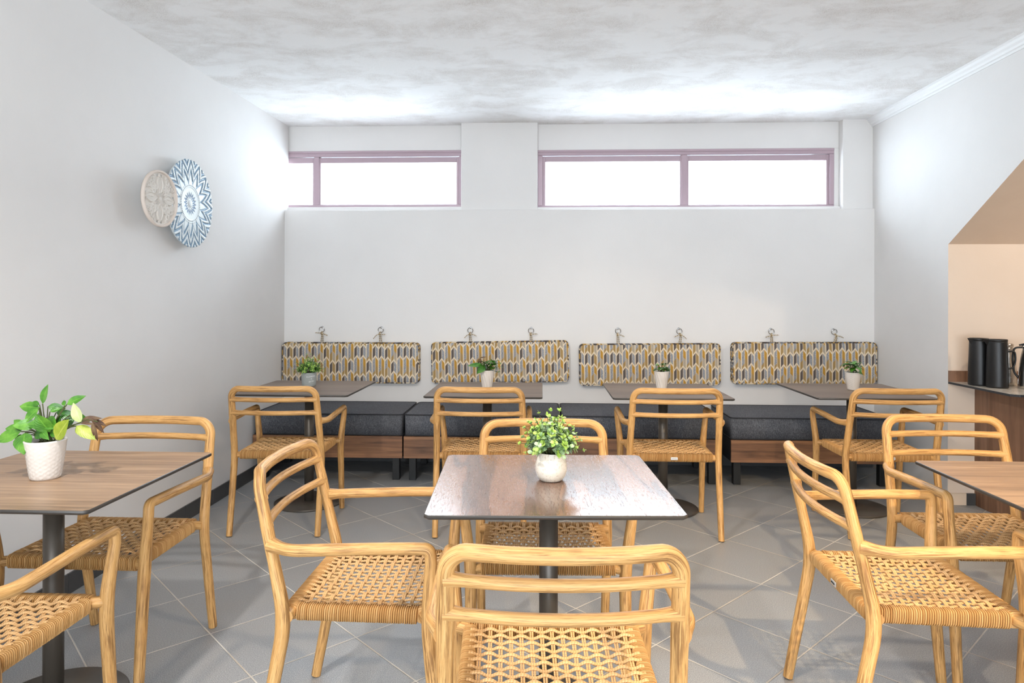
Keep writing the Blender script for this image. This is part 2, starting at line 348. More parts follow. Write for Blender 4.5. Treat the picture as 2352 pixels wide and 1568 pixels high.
# ------------------------------------------------------------------ mesh builder
class MB:
    def __init__(s): s.v = []; s.f = []; s.uv = []; s.mi = []; s.sm = []
    def face(s, idx, uv=None, mi=0, smooth=True):
        s.f.append(tuple(idx)); s.uv.append(uv or [(0, 0)]*len(idx)); s.mi.append(mi); s.sm.append(smooth)
    def box(s, x0, x1, y0, y1, z0, z1, mi=0):
        b = len(s.v)
        s.v += [(x0,y0,z0),(x1,y0,z0),(x1,y1,z0),(x0,y1,z0),(x0,y0,z1),(x1,y0,z1),(x1,y1,z1),(x0,y1,z1)]
        for q in ((0,3,2,1),(4,5,6,7),(0,1,5,4),(1,2,6,5),(2,3,7,6),(3,0,4,7)): s.face([b+i for i in q], None, mi, False)
    def prism(s, poly, z0, z1, axis='z', mi=0, smooth=False, mside=None):
        """poly: list of 2d points, extruded along axis. x:(y,z) y:(x,z) z:(x,y)"""
        def P(p, h): return (p[0],p[1],h) if axis == 'z' else ((p[0],h,p[1]) if axis == 'y' else (h,p[0],p[1]))
        n = len(poly); b = len(s.v); s.v += [P(p, z0) for p in poly]+[P(p, z1) for p in poly]
        s.face([b+i for i in range(n)][::-1], None, mi, False); s.face([b+n+i for i in range(n)], None, mi, False)
        for i in range(n): j = (i+1) % n; s.face([b+i, b+j, b+n+j, b+n+i], None, mi if mside is None else mside, smooth)
    def tube(s, pts, rad, seg=10, cap=True, flat=1.0, up=None, mi=0, v0=0.0, closed=False, roundend=False, t0=None, t1=None):
        pts = [Vector(p) for p in pts]; n = len(pts)
        if not hasattr(rad, '__len__'): rad = [rad]*n
        rad = list(rad)
        if not hasattr(flat, '__len__'): flat = [flat]*(n+8)
        if roundend:
            for side in (0, -1):
                a = pts[side]; bpt = pts[1 if side == 0 else -2]; d = (a-bpt).normalized(); r = rad[side]
                ex = [(r*.35, .94), (r*.7, .72), (r*.95, .32)]
                news = [a+d*e for e, k in ex]; nr = [r*k for e, k in ex]
                if side == 0: pts = news[::-1]+pts; rad = nr[::-1]+rad
                else: pts = pts+news; rad = rad+nr
            n = len(pts)
        T = []
        for i in range(n):
            if closed: t = pts[(i+1) % n]-pts[i-1]
            else: t = pts[min(i+1, n-1)]-pts[max(i-1, 0)]
            T.append(t.normalized() if t.length > 1e-9 else Vector((0, 0, 1)))
        if t0 is not None: T[0] = Vector(t0).normalized()
        if t1 is not None: T[-1] = Vector(t1).normalized()
        ref = Vector(up) if up else (Vector((0, 0, 1)) if abs(T[0].z) < .9 else Vector((1, 0, 0)))
        nr = (ref-T[0]*ref.dot(T[0])).normalized(); b = len(s.v); L = v0; Ls = []
        for i in range(n):
            if i: nr = (nr-T[i]*nr.dot(T[i])); nr.normalize(); L += (pts[i]-pts[i-1]).length
            Ls.append(L); bi = T[i].cross(nr)
            for k in range(seg):
                an = 2*pi*k/seg; s.v.append(tuple(pts[i]+nr*(cos(an)*rad[i]*flat[i])+bi*(sin(an)*rad[i])))
        m = n if closed else n-1
        for i in range(m):
            i2 = (i+1) % n; l1 = Ls[i]; l2 = Ls[i2] if i2 else L+(pts[0]-pts[-1]).length
            for k in range(seg):
                k2 = (k+1) % seg
                s.face([b+i*seg+k, b+i*seg+k2, b+i2*seg+k2, b+i2*seg+k], [(k/seg*.1, l1), ((k+1)/seg*.1, l1), ((k+1)/seg*.1, l2), (k/seg*.1, l2)], mi)
        if cap and not closed:
            c0 = len(s.v); s.v += [s.v[b+k] for k in range(seg)]+[s.v[b+(n-1)*seg+k] for k in range(seg)]
            s.face([c0+k for k in range(seg)][::-1], None, mi, False); s.face([c0+seg+k for k in range(seg)], None, mi, False)
        return nr, L
    def lathe(s, prof, seg=40, cx=0, cy=0, mi=0, fn=None, smooth=True, cap=True):
        b = len(s.v); n = len(prof)
        for i, (r, z) in enumerate(prof):
            for k in range(seg):
                a = 2*pi*k/seg; rr = r+(fn(a, z, i) if fn else 0); s.v.append((cx+cos(a)*rr, cy+sin(a)*rr, z))
        for i in range(n-1):
            for k in range(seg):
                k2 = (k+1) % seg; s.face([b+i*seg+k, b+i*seg+k2, b+(i+1)*seg+k2, b+(i+1)*seg+k], [(k/seg, prof[i][1]), ((k+1)/seg, prof[i][1]), ((k+1)/seg, prof[i+1][1]), (k/seg, prof[i+1][1])], mi, smooth)
        if cap:
            s.face([b+k for k in range(seg)][::-1], None, mi, False); s.face([b+(n-1)*seg+k for k in range(seg)], None, mi, False)
    def leaf(s, base, d, up, L, Wd, droop=.3, fold=.25, mi=0, tip=1.0, nl=6, rnd=False):
        d = Vector(d).normalized(); up = Vector(up); sd = d.cross(up)
        if sd.length < 1e-4: sd = d.cross(Vector((1, 0, .1)))
        sd.normalize(); up = sd.cross(d).normalized(); b = len(s.v); base = Vector(base)
        for i in range(nl+1):
            t = i/nl
            if rnd: w = Wd/2*sqrt(max(0, 1-(2*t-1)**2))
            else: w = Wd/2*(sin(pi*t**.85)**.9)*(1-.15*t)
            if i in (0, nl): w = Wd*.015
            c = base+d*(L*(t-droop*.25*t*t))-up*(droop*L*t*t)
            for k in (-1, -.5, 0, .5, 1): s.v.append(tuple(c+sd*(w*k)+up*(abs(k)*w*fold)))
        for i in range(nl):
            for k in range(4):
                q = [b+i*5+k, b+i*5+k+1, b+(i+1)*5+k+1, b+(i+1)*5+k]
                s.face(q, [(k/4, i/nl), ((k+1)/4, i/nl), ((k+1)/4, (i+1)/nl), (k/4, (i+1)/nl)], mi)
    def build(s, name, mats, parent=None, loc=None, bevel=0, subsurf=0, bevseg=2):
        me = bpy.data.meshes.new(name); me.from_pydata(s.v, [], s.f)
        if not isinstance(mats, (list, tuple)): mats = [mats]
        for m in mats: me.materials.append(m)
        me.polygons.foreach_set('material_index', s.mi); me.polygons.foreach_set('use_smooth', s.sm)
        uvl = me.uv_layers.new(name='UVMap'); flat = [c for u in s.uv for p in u for c in p]
        uvl.data.foreach_set('uv', flat); me.update()
        o = bpy.data.objects.new(name, me); COL.objects.link(o)
        if parent: o.parent = parent
        if loc: o.location = loc
        if bevel:
            b = o.modifiers.new('bevel', 'BEVEL'); b.width = bevel; b.segments = bevseg; b.limit_method = 'ANGLE'; b.angle_limit = radians(40)
            b.harden_normals = False
        if subsurf: q = o.modifiers.new('sub', 'SUBSURF'); q.levels = q.render_levels = subsurf
        return o
def fillet(pts, r, n=5):
    """round the inner corners of a polyline; r scalar or per-corner list"""
    pts = [Vector(p) for p in pts]; out = [pts[0]]
    for i in range(1, len(pts)-1):
        p, a, b = pts[i], pts[i-1], pts[i+1]; rr = r[i-1] if hasattr(r, '__len__') else r
        da, db = (a-p), (b-p); la, lb = da.length, db.length; t = min(rr, la*.48, lb*.48)
        A = p+da/la*t; B = p+db/lb*t
        for k in range(n+1):
            u = k/n; out.append(A*(1-u)**2+p*(2*u*(1-u))+B*u*u)
    out.append(pts[-1]); return out
def resample(pts, step):
    pts = [Vector(p) for p in pts]; out = [pts[0]]
    for a, b in zip(pts, pts[1:]):
        k = max(1, int((b-a).length/step))
        for i in range(1, k+1): out.append(a.lerp(b, i/k))
    return out
def tag(o, label=None, cat=None, group=None, kind=None):
    if label: o['label'] = label
    if cat: o['category'] = cat
    if group: o['group'] = group
    if kind: o['kind'] = kind
    return o
def thing(name, label, cat, loc=(0, 0, 0), rz=0, group=None):
    o = bpy.data.objects.new(name, None); COL.objects.link(o); o.location = loc; o.rotation_euler = (0, 0, rz); o.empty_display_size = .1
    return tag(o, label, cat, group)
def copy_tree(o, parent=None):
    c = o.copy(); COL.objects.link(c)
    if parent: c.parent = parent
    for ch in list(o.children): copy_tree(ch, c)
    return c
def struct(mb, name, mat, bevel=0):
    return tag(mb.build(name, mat, bevel=bevel), kind='structure')

# ------------------------------------------------------------------ room
XL, XR, YB = -2.099, 2.609, 5.449
YN = 4.479   # back wall of the alcove on the right
ZL = 2.033   # ledge under the windows
def ceilz(x, y):
    t = (x-XL)/(XR-XL); l = 2.613+.0229*y; return l*(1-t)+2.741*t if t < 1 else 2.741
m = MB(); m.box(-2.9, 5.2, -3.0, 5.95, -.12, 0); struct(m, 'floor', M_floor)
m = MB(); nx, ny = 10, 20
for layer in (0, .15):
    for j in range(ny+1):
        for i in range(nx+1):
            x = -2.9+(5.2+2.9)*i/nx; y = -3.0+8.95*j/ny; m.v.append((x, y, ceilz(x, y)+layer))
K = (nx+1)*(ny+1)
for j in range(ny):
    for i in range(nx):
        a = j*(nx+1)+i; m.face([a, a+nx+1, a+nx+2, a+1]); a += K; m.face([a, a+1, a+nx+2, a+nx+1])
for i in range(nx): m.face([i, i+1, K+i+1, K+i]); a = ny*(nx+1)+i; m.face([a, K+a, K+a+1, a+1])
for j in range(ny): a = j*(nx+1); m.face([a, K+a, K+a+nx+1, a+nx+1]); a += nx; m.face([a, a+nx+1, K+a+nx+1, K+a])
struct(m, 'ceiling', M_ceil)
HI = 2.80
YW = 5.55    # plane of the recessed wall with the windows
m = MB(); m.box(XL-.18, XL, -3.0, YW-.02, 0, HI); struct(m, 'wall_left', M_wall)
m = MB()     # lower back wall, pillars, lintel
m.box(-2.9, XR+.2, YB, 5.90, 0, ZL)
m.box(-.657, -.037, YB+.03, 5.90, ZL, HI)
m.box(2.378, XR+.2, YB+.03, 5.90, ZL, HI)
m.box(-2.9, -.657, YW, 5.90, 2.535, HI); m.box(-.037, 2.378, YW, 5.90, 2.53, HI)
m.box(-2.9, -.657, YW-.03, 5.90, ZL, 2.068); m.box(-.037, 2.378, YW-.03, 5.90, ZL, 2.060)
m.box(2.34, 2.378, YW, 5.90, 2.06, 2.53)
struct(m, 'wall_back', M_wall, .004)
# right wall: solid block beyond the alcove, sloping header over it, block near the camera
m = MB(); m.box(XR, 4.9, YN, 5.90, 0, HI)
o = struct(m, 'wall_right', [M_wall, M_beige])
for p in o.data.polygons:
    if p.normal.y < -.9: p.material_index = 1
m = MB()
m.prism([(YN, 1.672), (YN, HI), (-3.0, HI), (-3.0, 2.30), (.4, 2.30), (3.424, 2.30)], XR, 4.9, 'x')
o = struct(m, 'wall_right_header', [M_wall, M_soffit])
for p in o.data.polygons:
    if abs(p.normal.x) < .5: p.material_index = 1
m = MB(); m.box(XR, XR+.15, -3.0, .4, 0, 2.30); struct(m, 'wall_right_front', M_wall)
m = MB(); m.box(4.75, 4.9, -3.0, YN, 0, 2.30); struct(m, 'wall_alcove_side', M_beige)
# unseen front wall behind the camera; its wide opening is made up to admit light
m = MB(); m.box(-2.9, 5.2, -2.9, -2.7, 2.45, HI); m.box(-2.9, -1.9, -2.9, -2.7, 0, 2.45); m.box(2.3, 5.2, -2.9, -2.7, 0, 2.45); m.box(-1.9, 2.3, -2.9, -2.7, 0, .12)
struct(m, 'wall_front', M_wall)
# cornice on the right wall, skirting
m = MB()
pr = [(0, 0), (0, -.062), (-.008, -.062), (-.010, -.050), (-.020, -.046), (-.024, -.034), (-.036, -.024), (-.040, -.010), (-.052, -.004), (-.052, 0)]
m.prism([(XR+x, 2.741+z) for x, z in pr], -2.7, YB+.03, 'y'); struct(m, 'trim_1', plain('cornice_white', (236, 235, 234), .6))
m = MB(); y = .0
y = -2.7
while y < YB-.01:
    y2 = min(y+.33, YB); m.box(XL, XL+.010, y+.0015, y2-.0015, 0, .092); y = y2
m.box(XL, XL+.008, -2.7, YB, .0, .091)
struct(m, 'baseboard_left', M_tilebase, .0015)
m = MB(); m.box(XL+.01, XR, YB-.010, YB, 0, .09); struct(m, 'baseboard_back', M_tilebase)
m = MB(); m.box(XR-.010, XR, YN+.0, YB-.01, 0, .075); struct(m, 'baseboard_right', plain('pale_skirting', (196, 186, 176), .6))
m = MB(); m.box(XR, 2.72, YN-.010, YN, 0, .075); struct(m, 'baseboard_alcove', plain('beige_skirting', (224, 202, 178), .6))
m = MB(); m.box(2.72, 2.79, YN-.014, YN, 0, .075); struct(m, 'trim_2', M_tilebase)

# windows
def window(idx, x0, x1, z0, z1, panes, label):
    fr = MB(); y0 = YW+.0; y1 = y0+.07
    pz0, pz1 = panes[0][2], panes[0][3]
    fr.box(x0, x1, y0, y1, z0, pz0-.006); fr.box(x0, x1, y0, y1, pz1+.05, z1)
    fr.box(x0, panes[0][0]-.022, y0, y1, pz0-.006, pz1+.05); fr.box(panes[-1][1]+.022, x1, y0, y1, pz0-.006, pz1+.05)
    for a, b in zip(panes, panes[1:]): fr.box(a[1]+.012, b[0]-.012, y0+.004, y1, pz0-.006, pz1+.05)
    fr.box(x0, x1, y0-.008, y0, z1-.018, z1)
    w = struct(fr, 'window_%d' % idx, M_frame, .004)
    for a in panes:
        s = MB(); g = .022
        s.box(a[0]-g, a[0], y0+.012, y1-.008, a[2]-g*.5, a[3]+.045); s.box(a[1], a[1]+g, y0+.012, y1-.008, a[2]-g*.5, a[3]+.045)
        s.box(a[0], a[1], y0+.012, y1-.008, a[3], a[3]+.045); s.box(a[0], a[1], y0+.012, y1-.008, a[2]-g*.5, a[2])
        so = s.build('sash', M_frame, w, bevel=.003)
        gl = MB(); gl.box(a[0], a[1], y0+.035, y0+.041, a[2], a[3]); gl.build('pane', M_glass, so)
window(1, -2.52, -.657, 2.068, 2.535, [(-2.46, -1.905, 2.095, 2.438), (-1.838, -.705, 2.095, 2.438)], '')
window(2, -.037, 2.34, 2.060, 2.530, [(.026, 1.118, 2.083, 2.436), (1.188, 2.283, 2.083, 2.436)], '')
fr = MB()  # unseen glazing added behind the camera to let light in
for x in (-1.9, -.5, .9, 2.24): fr.box(x, x+.06, -2.84, -2.78, .12, 2.45)
fr.box(-1.9, 2.3, -2.84, -2.78, .12, .18); fr.box(-1.9, 2.3, -2.84, -2.78, 2.39, 2.45)
w3 = struct(fr, 'window_3', M_frame)
gl = MB(); gl.box(-1.84, 2.24, -2.815, -2.81, .18, 2.39); gl.build('pane', M_glass, w3)

# ------------------------------------------------------------------ armchair
R0 = .0195
A_T, Y_T, Z_T = .232, -.262, .8185
A_K, Y_K, Z_K = .245, -.176, .43
A_F, Y_F = .243, -.256
A_B, Y_B, Z_B = .270, .231, .640
A_FK, Y_FK, A_FF, Y_FF = .250, .221, .251, .258
def post_at(z):
    t = (z-Z_K)/(Z_T-Z_K); return A_K+(A_T-A_K)*t, Y_K+(Y_T-Y_K)*t
def rail_path(z, bow, n=14, inset=0):
    a, y = post_at(z); a -= inset
    return [Vector((-a+2*a*i/n, y-bow*(1-((2*i/n)-1)**2), z)) for i in range(n+1)]
def make_chair():
    t = thing('armchair', 'x', 'chair')
    # rear legs with back posts; the top rail between them continues the same round section and grain
    def rear(s_):
        zt = Z_T-.052; at, yt = post_at(zt)
        p = resample(fillet([(s_*A_F, Y_F, .004), (s_*A_K, Y_K, Z_K-.004), (s_*at, yt, zt)], .07, 8), .03)
        rad = [(.0162+(.0205-.0162)*min(1, q.z/.42)) if q.z < .43 else (.0205-(.0047)*min(1, (q.z-.43)/.16)) for q in p]
        flt = [1-.13*min(1, q.z/.43)+.28*min(1, max(0, (q.z-.43)/.16)) for q in p]
        for i, q in enumerate(p):
            for zz in (.682, .632):
                rad[i] += .0012*math.exp(-((q.z-zz)/.02)**2)
        return p, rad, flt
    p, rad, flt = rear(-1)
    pd = p[-1]-p[-2]; m = MB(); nr_, L_ = m.tube(p, rad, 16, flat=flt, up=(1, 0, 0)); m.build('rear_leg', M_teak, t)
    zc = Z_T-.052; at, yt = post_at(zc)
    pth = [Vector((-at, yt, zc))]; r = .052
    for k in range(1, 9):
        a = pi/2*k/8; u = 1-cos(a); w = sin(a)
        x = -at+r*u; z = zc+(Z_T-zc)*w; yy = yt+(Y_T-yt)*w-.034*(1-((x/at))**2)*u
        pth.append(Vector((x, yy, z)))
    L = [Vector(q) for q in pth]; xs = L[-1].x
    midp = [Vector((x, Y_T-.034*(1-(x/at)**2), Z_T)) for x in [xs+(-2*xs)*i/14 for i in range(1, 14)]]
    Rr = [Vector((-q.x, q.y, q.z)) for q in L][::-1]
    NT = len(L+midp+Rr); fk = [max(0, 1-min(i, NT-1-i)/8) for i in range(NT)]
    m = MB(); nr_, L_ = m.tube(L+midp+Rr, [.0164-.0006*k for k in fk], 16, flat=[1.04+.11*k for k in fk], up=nr_, v0=L_, t0=pd, t1=(pd.x, -pd.y, -pd.z)); m.build('top_rail', M_teak, t)
    p, rad, flt = rear(1)
    m = MB(); m.tube(p[::-1], rad[::-1], 16, flat=flt[::-1], up=nr_, v0=L_); m.build('rear_leg', M_teak, t)
    for s_ in (-1, 1):
        # front leg, then the armrest that bends off its top and runs back into the post
        p = resample(fillet([(s_*A_FF, Y_FF, .004), (s_*A_FK, Y_FK, Z_K), (s_*A_B, Y_B+.002, Z_B-.040)], .07, 7), .035)
        rad = [.0158+(.0200-.0158)*min(1, q.z/.40) if q.z < .43 else .0200-.0034*min(1, (q.z-.43)/.165) for q in p]; rad[-1] = .0166
        fd = p[-1]-p[-2]; m = MB(); nr_, L_ = m.tube(p, rad, 14, up=(0, -1, 0)); m.build('front_leg', M_teak, t)
        a0, y0 = post_at(.632)
        p = fillet([(s_*(a0+.004), y0+.004, .632), (s_*(A_B+.004), y0+.065, .628), (s_*(A_B+.004), .08, .638), (s_*A_B, Y_B, Z_B), (s_*A_B, Y_B+.002, Z_B-.040)], [.05, .1, .035], 7)
        p = [p[0]]+resample(p[1:], .03)
        rad = [.0166+.005*math.exp(-((q-p[0]).length/.02)**2) for q in p]
        m = MB(); m.tube(p[::-1], rad[::-1], 14, up=nr_, v0=L_, t0=fd); m.build('armrest', M_teak, t)
    for z in (.757, .682):
        p = rail_path(z, .034, 24); rad = [.0130+.0055*math.exp(-(min(i, 24-i)/24*.47/.018)**2) for i in range(25)]
        m = MB(); m.tube(p, rad, 12); m.build('back_slat', M_teak, t)
    # seat frame: four rails, bare at the ends
    YR, YF, XRr, XFf = -.172, .205, .205, .214
    for ax, yy, y2 in ((A_K, YR, YR), (A_FK, YF, Y_FK)):
        fm = MB(); fm.tube([(-ax, y2, .4345), (-.215, yy, .4345), (.215, yy, .4345), (ax, y2, .4345)], .0172, 12, flat=1.02); fm.build('seat_rail', M_teak, t)
    # wrapped cord on the four rails
    rng = random.Random(3)
    def wrap(p0, p1, hw=.0225, hh=.0235, pitch=.0060):
        m = MB(); p0 = Vector(p0); p1 = Vector(p1); d = p1-p0; Lg = d.length; d.normalize(); n = int(Lg/pitch)
        sd = Vector((0, 0, 1)).cross(d); seg = 14; b = 0; rows = []
        for i in range(n):
            j = 1+rng.uniform(-.015, .02); sk = rng.uniform(-.0003, .0003)
            for e, k in ((0.0, .78), (.13, .92), (.3, .985), (.5, 1.0), (.7, .985), (.87, .92)):
                rows.append((p0+d*((i+e)*Lg/n+sk*(k > .8)), k*j))
        rows.append((p1, .78))
        for c, k in rows:
            for q in range(seg):
                a = 2*pi*q/seg; ca, sa = cos(a), sin(a); ex = .62
                x = math.copysign(abs(ca)**ex, ca)*hw*k; z = math.copysign(abs(sa)**ex, sa)*hh*k
                m.v.append(tuple(c+sd*x+Vector((0, 0, z))+d*(.0016*sa)))
        for i in range(len(rows)-1):
            for q in range(seg):
                q2 = (q+1) % seg
                m.face([i*seg+q, i*seg+q2, (i+1)*seg+q2, (i+1)*seg+q], [(i/6, q/seg), (i/6, (q+1)/seg), ((i+1)/6, (q+1)/seg), ((i+1)/6, q/seg)])
        m.face(list(range(seg))[::-1]); m.face([(len(rows)-1)*seg+q for q in range(seg)])
        return m
    seat = None
    zz = .4345
    def merge(a, b):
        o = len(a.v); a.v += b.v
        for f, u, mi, sm in zip(b.f, b.uv, b.mi, b.sm): a.f.append(tuple(o+i for i in f)); a.uv.append(u); a.mi.append(mi); a.sm.append(sm)
    wr = wrap((-.212, YR, zz), (.212, YR, zz))
    merge(wr, wrap((-.219, YF, zz), (.219, YF, zz)))
    merge(wr, wrap((-XRr, YR+.018, zz), (-XFf+.002, YF-.018, zz), .020)); merge(wr, wrap((XRr, YR+.018, zz), (XFf-.002, YF-.018, zz), .020))
    # weave
    m = MB(); nc, nr = 15, 11; ztop = .4535
    def sag(x, y): return -.010*(1-min(1, abs(x)/.2)**2)*(1-min(1, abs(y-.016)/.19)**2)
    def halfw(y): return .190+(.009)*(y-YR)/(YF-YR)
    ys = [YR+.028+(YF-YR-.056)*(j+.5)/nr for j in range(nr)]
    for i in range(nc):
        f = (i-(nc-1)/2)/((nc-1)/2)*.935
        for dd in (-.0029, .0029):
            pts = []; 
            n = nr*4
            for k in range(n+1):
                y = YR+.004+(YF-YR-.008)*k/n; x = f*halfw(y)+dd
                ph = (y-ys[0])/(ys[1]-ys[0])
                w = cos(pi*ph)*(1 if i % 2 else -1)*.0022
                e = min(1, min(k, n-k)/3)
                pts.append((x, y, ztop-.001+sag(x, y)*e+w*e+(1-e)*.002))
            m.tube(pts, .0027, 6, cap=False)
    for j in range(nr):
        y = ys[j]
        for dd in (-.0029, .0029):
            pts = []; n = nc*4+2; hw = halfw(y)+.012
            for k in range(n+1):
                x = -hw+2*hw*k/n
                ph = (x/(halfw(y)*.935)+1)/2*(nc-1)
                w = cos(pi*ph)*(1 if j % 2 else -1)
                w = w*.0034+(.0012 if w > 0 else .0)
                e = min(1, min(k, n-k)/2)
                pts.append((x, y+dd*(.80+.2*abs(w)/.005), ztop+.001+sag(x, y)*e+w*e+(1-e)*.001))
            m.tube(pts, .0031, 6, cap=False)
    so = m.build('woven_seat', M_rope, t)
    wr.build('seat_edge_wrap', M_wrap, so)
    return t
proto = make_chair()
CH = [ # x, y, rot, label
 (-1.488, 3.933, 2.7, 'yellow wooden armchair, back to camera, at the rear table beside the left wall'),
 (-.345, 3.964, .8, 'yellow wooden armchair, back to camera, at the second rear table from the left'),
 (.734, 3.981, -.3, 'yellow wooden armchair, back to camera, at the third rear table from the left'),
 (1.944, 4.045, -1.1, 'yellow wooden armchair, back to camera, at the rear table nearest the right wall'),
 (.015, 2.430, 181.8, 'yellow wooden armchair facing the camera from behind the central table'),
 (-.528, 2.086, -90.3, 'yellow wooden armchair seen side-on at the left side of the central table'),
 (.034, 1.600, 2.3, 'largest yellow wooden armchair in the foreground, its back to the camera before the central table'),
 (-1.554, 2.400, 179.8, 'yellow wooden armchair facing the camera behind the left table with the leafy plant'),
 (-1.51, 1.690, .5, 'yellow wooden armchair cut off by the lower left corner of the picture'),
 (1.104, 2.144, -91.9, 'brightly lit yellow wooden armchair turned to the right table, seen from its left side'),
 (1.662, 2.625, 180.4, 'yellow wooden armchair facing the camera behind the right table, in front of the wooden counter'),
 (1.655, 1.800, .0, 'yellow wooden armchair showing only an arm end and leg at the right edge'),
]
chairs = []
for i, (x, y, r, lab) in enumerate(CH):
    o = proto if i == 0 else copy_tree(proto)
    o.location = (x, y, 0); o.rotation_euler = (0, 0, radians(r)); o['label'] = lab; o['group'] = 'yellow wooden armchairs with woven cord seats'
    chairs.append(o)
for i in (2, 3, 9):
    m = MB(); m.box(-.019, .019, -.1985, -.1955, .426, .441)
    pl = m.build('name_plate', M_plate, chairs[i], bevel=.001); tag(pl, 'small silver plate with dark lettering')
    m = MB()
    rr = random.Random(5)
    pts = [(-.013+.026*k/12, -.1992, .4335+(.0028 if k % 2 else -.0022)*rr.uniform(.5, 1)) for k in range(13)]
    m.tube(pts, .0007, 4); m.build('lettering', M_black, pl)

# ------------------------------------------------------------------ tables
def make_table(matop, name='cafe_table'):
    t = thing(name, 'x', 'table'); h = .35; c = .012
    m = MB()
    def ring(e): 
        q = h-e; k = c
        return [(-q+k, -q), (q-k, -q), (q, -q+k), (q, q-k), (q-k, q), (-q+k, q), (-q, q-k), (-q, -q+k)]
    lv = [(.0016, .7385), (0, .7368), (0, .7295), (.0030, .7265)]
    b = 0
    for e, z in lv: m.v += [(x, y, z) for x, y in ring(e)]
    m.face(range(8), [(0, 0)]*8, 0, False)
    for l in range(3):
        for i in range(8): j = (i+1) % 8; m.face([l*8+i, (l+1)*8+i, (l+1)*8+j, l*8+j], None, 1, True)
    m.face([24+i for i in range(8)][::-1], [(0, 0)]*8, 1, False)
    # top surface offset up so it sits at table height
    m.v = [(x, y, z+.0035) for x, y, z in m.v]
    m.build('tabletop', [matop, M_edge], t)
    m = MB(); m.box(-.15, .15, -.15, .15, .7240, .7300); m.build('mounting_plate', M_dmetal, t, bevel=.002)
    m = MB(); m.lathe([(.0295, .012), (.0295, .7245)], 32); m.build('column', M_dmetal, t)
    m = MB(); m.lathe([(.200, .0), (.213, .001), (.215, .004), (.215, .010), (.212, .0125), (.06, .0145)], 56); m.build('base', M_dmetal, t)
    return t
TB = [
 ((-1.567, 2.115), 0, M_topX, 'square walnut cafe table at the left edge holding a leafy potted plant'),
 ((.023, 2.140), 2.6, M_topC, 'square walnut cafe table in the centre holding the round cream pot'),
 ((1.673, 2.126), 0, M_topX, 'square walnut cafe table cut off by the right edge, with nothing on it'),
 ((-1.498, 4.315), 0, M_topR, 'square brown cafe table beside the left wall holding the grey lettered pot'),
 ((-.345, 4.302), 0, M_topR, 'second square brown cafe table from the left wall along the bench'),
 ((.763, 4.301), 0, M_topR, 'third square brown cafe table from the left wall along the bench'),
 ((1.956, 4.374), 0, M_topR, 'square brown cafe table by the bench nearest the right wall'),
]
prt = {}
for (x, y), r, mt, lab in TB:
    if mt.name not in prt: o = make_table(mt); prt[mt.name] = o
    else: o = copy_tree(prt[mt.name])
    o.location = (x, y, 0); o.rotation_euler = (0, 0, radians(r)); o['label'] = lab; o['group'] = 'square walnut cafe tables'
TZ = .742

# ------------------------------------------------------------------ benches and seat cushions
def rbox_profile(w, d, r, n=5):
    pts = []
    for cx, cy, a0 in ((w/2-r, -d/2+r, -pi/2), (w/2-r, d/2-r, 0), (-w/2+r, d/2-r, pi/2), (-w/2+r, -d/2+r, pi)):
        for k in range(n+1): a = a0+pi/2*k/n; pts.append((cx+r*cos(a), cy+r*sin(a)))
    return pts
def pad(w, d, h, r, puff, name, mat, parent, nx=36, ny=16, uvfn=None, axis='z', seed=0):
    """box cushion with rounded plan corners, puffed faces; origin at centre bottom. axis 'y': stands upright, face to -y"""
    m = MB(); rng = random.Random(seed)
    def sq(u, v):  # map unit square to rounded rect
        x = u*w/2; y = v*d/2
        ex = max(0, abs(x)-(w/2-r)); ey = max(0, abs(y)-(d/2-r))
        if ex > 0 and ey > 0:
            mx = max(ex, ey); L = sqrt(ex*ex+ey*ey); k = mx/L
            x = math.copysign((w/2-r)+ex*k, x); y = math.copysign((d/2-r)+ey*k, y)
        return x, y
    def U(i, n): 
        t = 2*i/n-1; return math.copysign(1-(1-abs(t))**1.25, t)
    for face in (1, -1):
        for j in range(ny+1):
            for i in range(nx+1):
                u, v = U(i, nx), U(j, ny); x, y = sq(u, v)
                p = (max(0, 1-abs(u)**6)*max(0, 1-abs(v)**4))**.5
                z = h/2+face*(h/2+(puff*p+.004*noise.noise(Vector((x*3+seed, y*5, face)))*p)*(1 if face > 0 or axis == 'y' else 0))
                m.v.append((x, y, z))
    K = (nx+1)*(ny+1)
    def uvp(i): x, y, z = m.v[i]; return (x+3.0, y+3.0)
    for j in range(ny):
        for i in range(nx):
            a = j*(nx+1)+i; q = [a, a+1, a+nx+2, a+nx+1]; m.face(q, [uvp(k) for k in q])
            q = [K+k for k in q][::-1]; m.face(q, [uvp(k) for k in q])
    bd = [i for i in range(nx+1)]+[j*(nx+1)+nx for j in range(1, ny+1)]+[ny*(nx+1)+i for i in range(nx-1, -1, -1)]+[j*(nx+1) for j in range(ny-1, 0, -1)]
    n = len(bd); L = 0
    for k in range(n):
        a, b = bd[k], bd[(k+1) % n]; l = (Vector(m.v[a])-Vector(m.v[b])).length
        m.face([K+a, K+b, b, a], [(L+3, 3.0), (L+l+3, 3.0), (L+l+3, 3.0+h), (L+3, 3.0+h)]); L += l
    edge = [[Vector(m.v[k+off]) for k in bd] for off in (0, K)]
    if axis == 'y':
        f = lambda p: (p[0], -p[2], p[1]+d/2)
        m.v = [f(p) for p in m.v]; edge = [[Vector(f(p)) for p in e] for e in edge]
    o = m.build(name, mat, parent)
    return o, edge
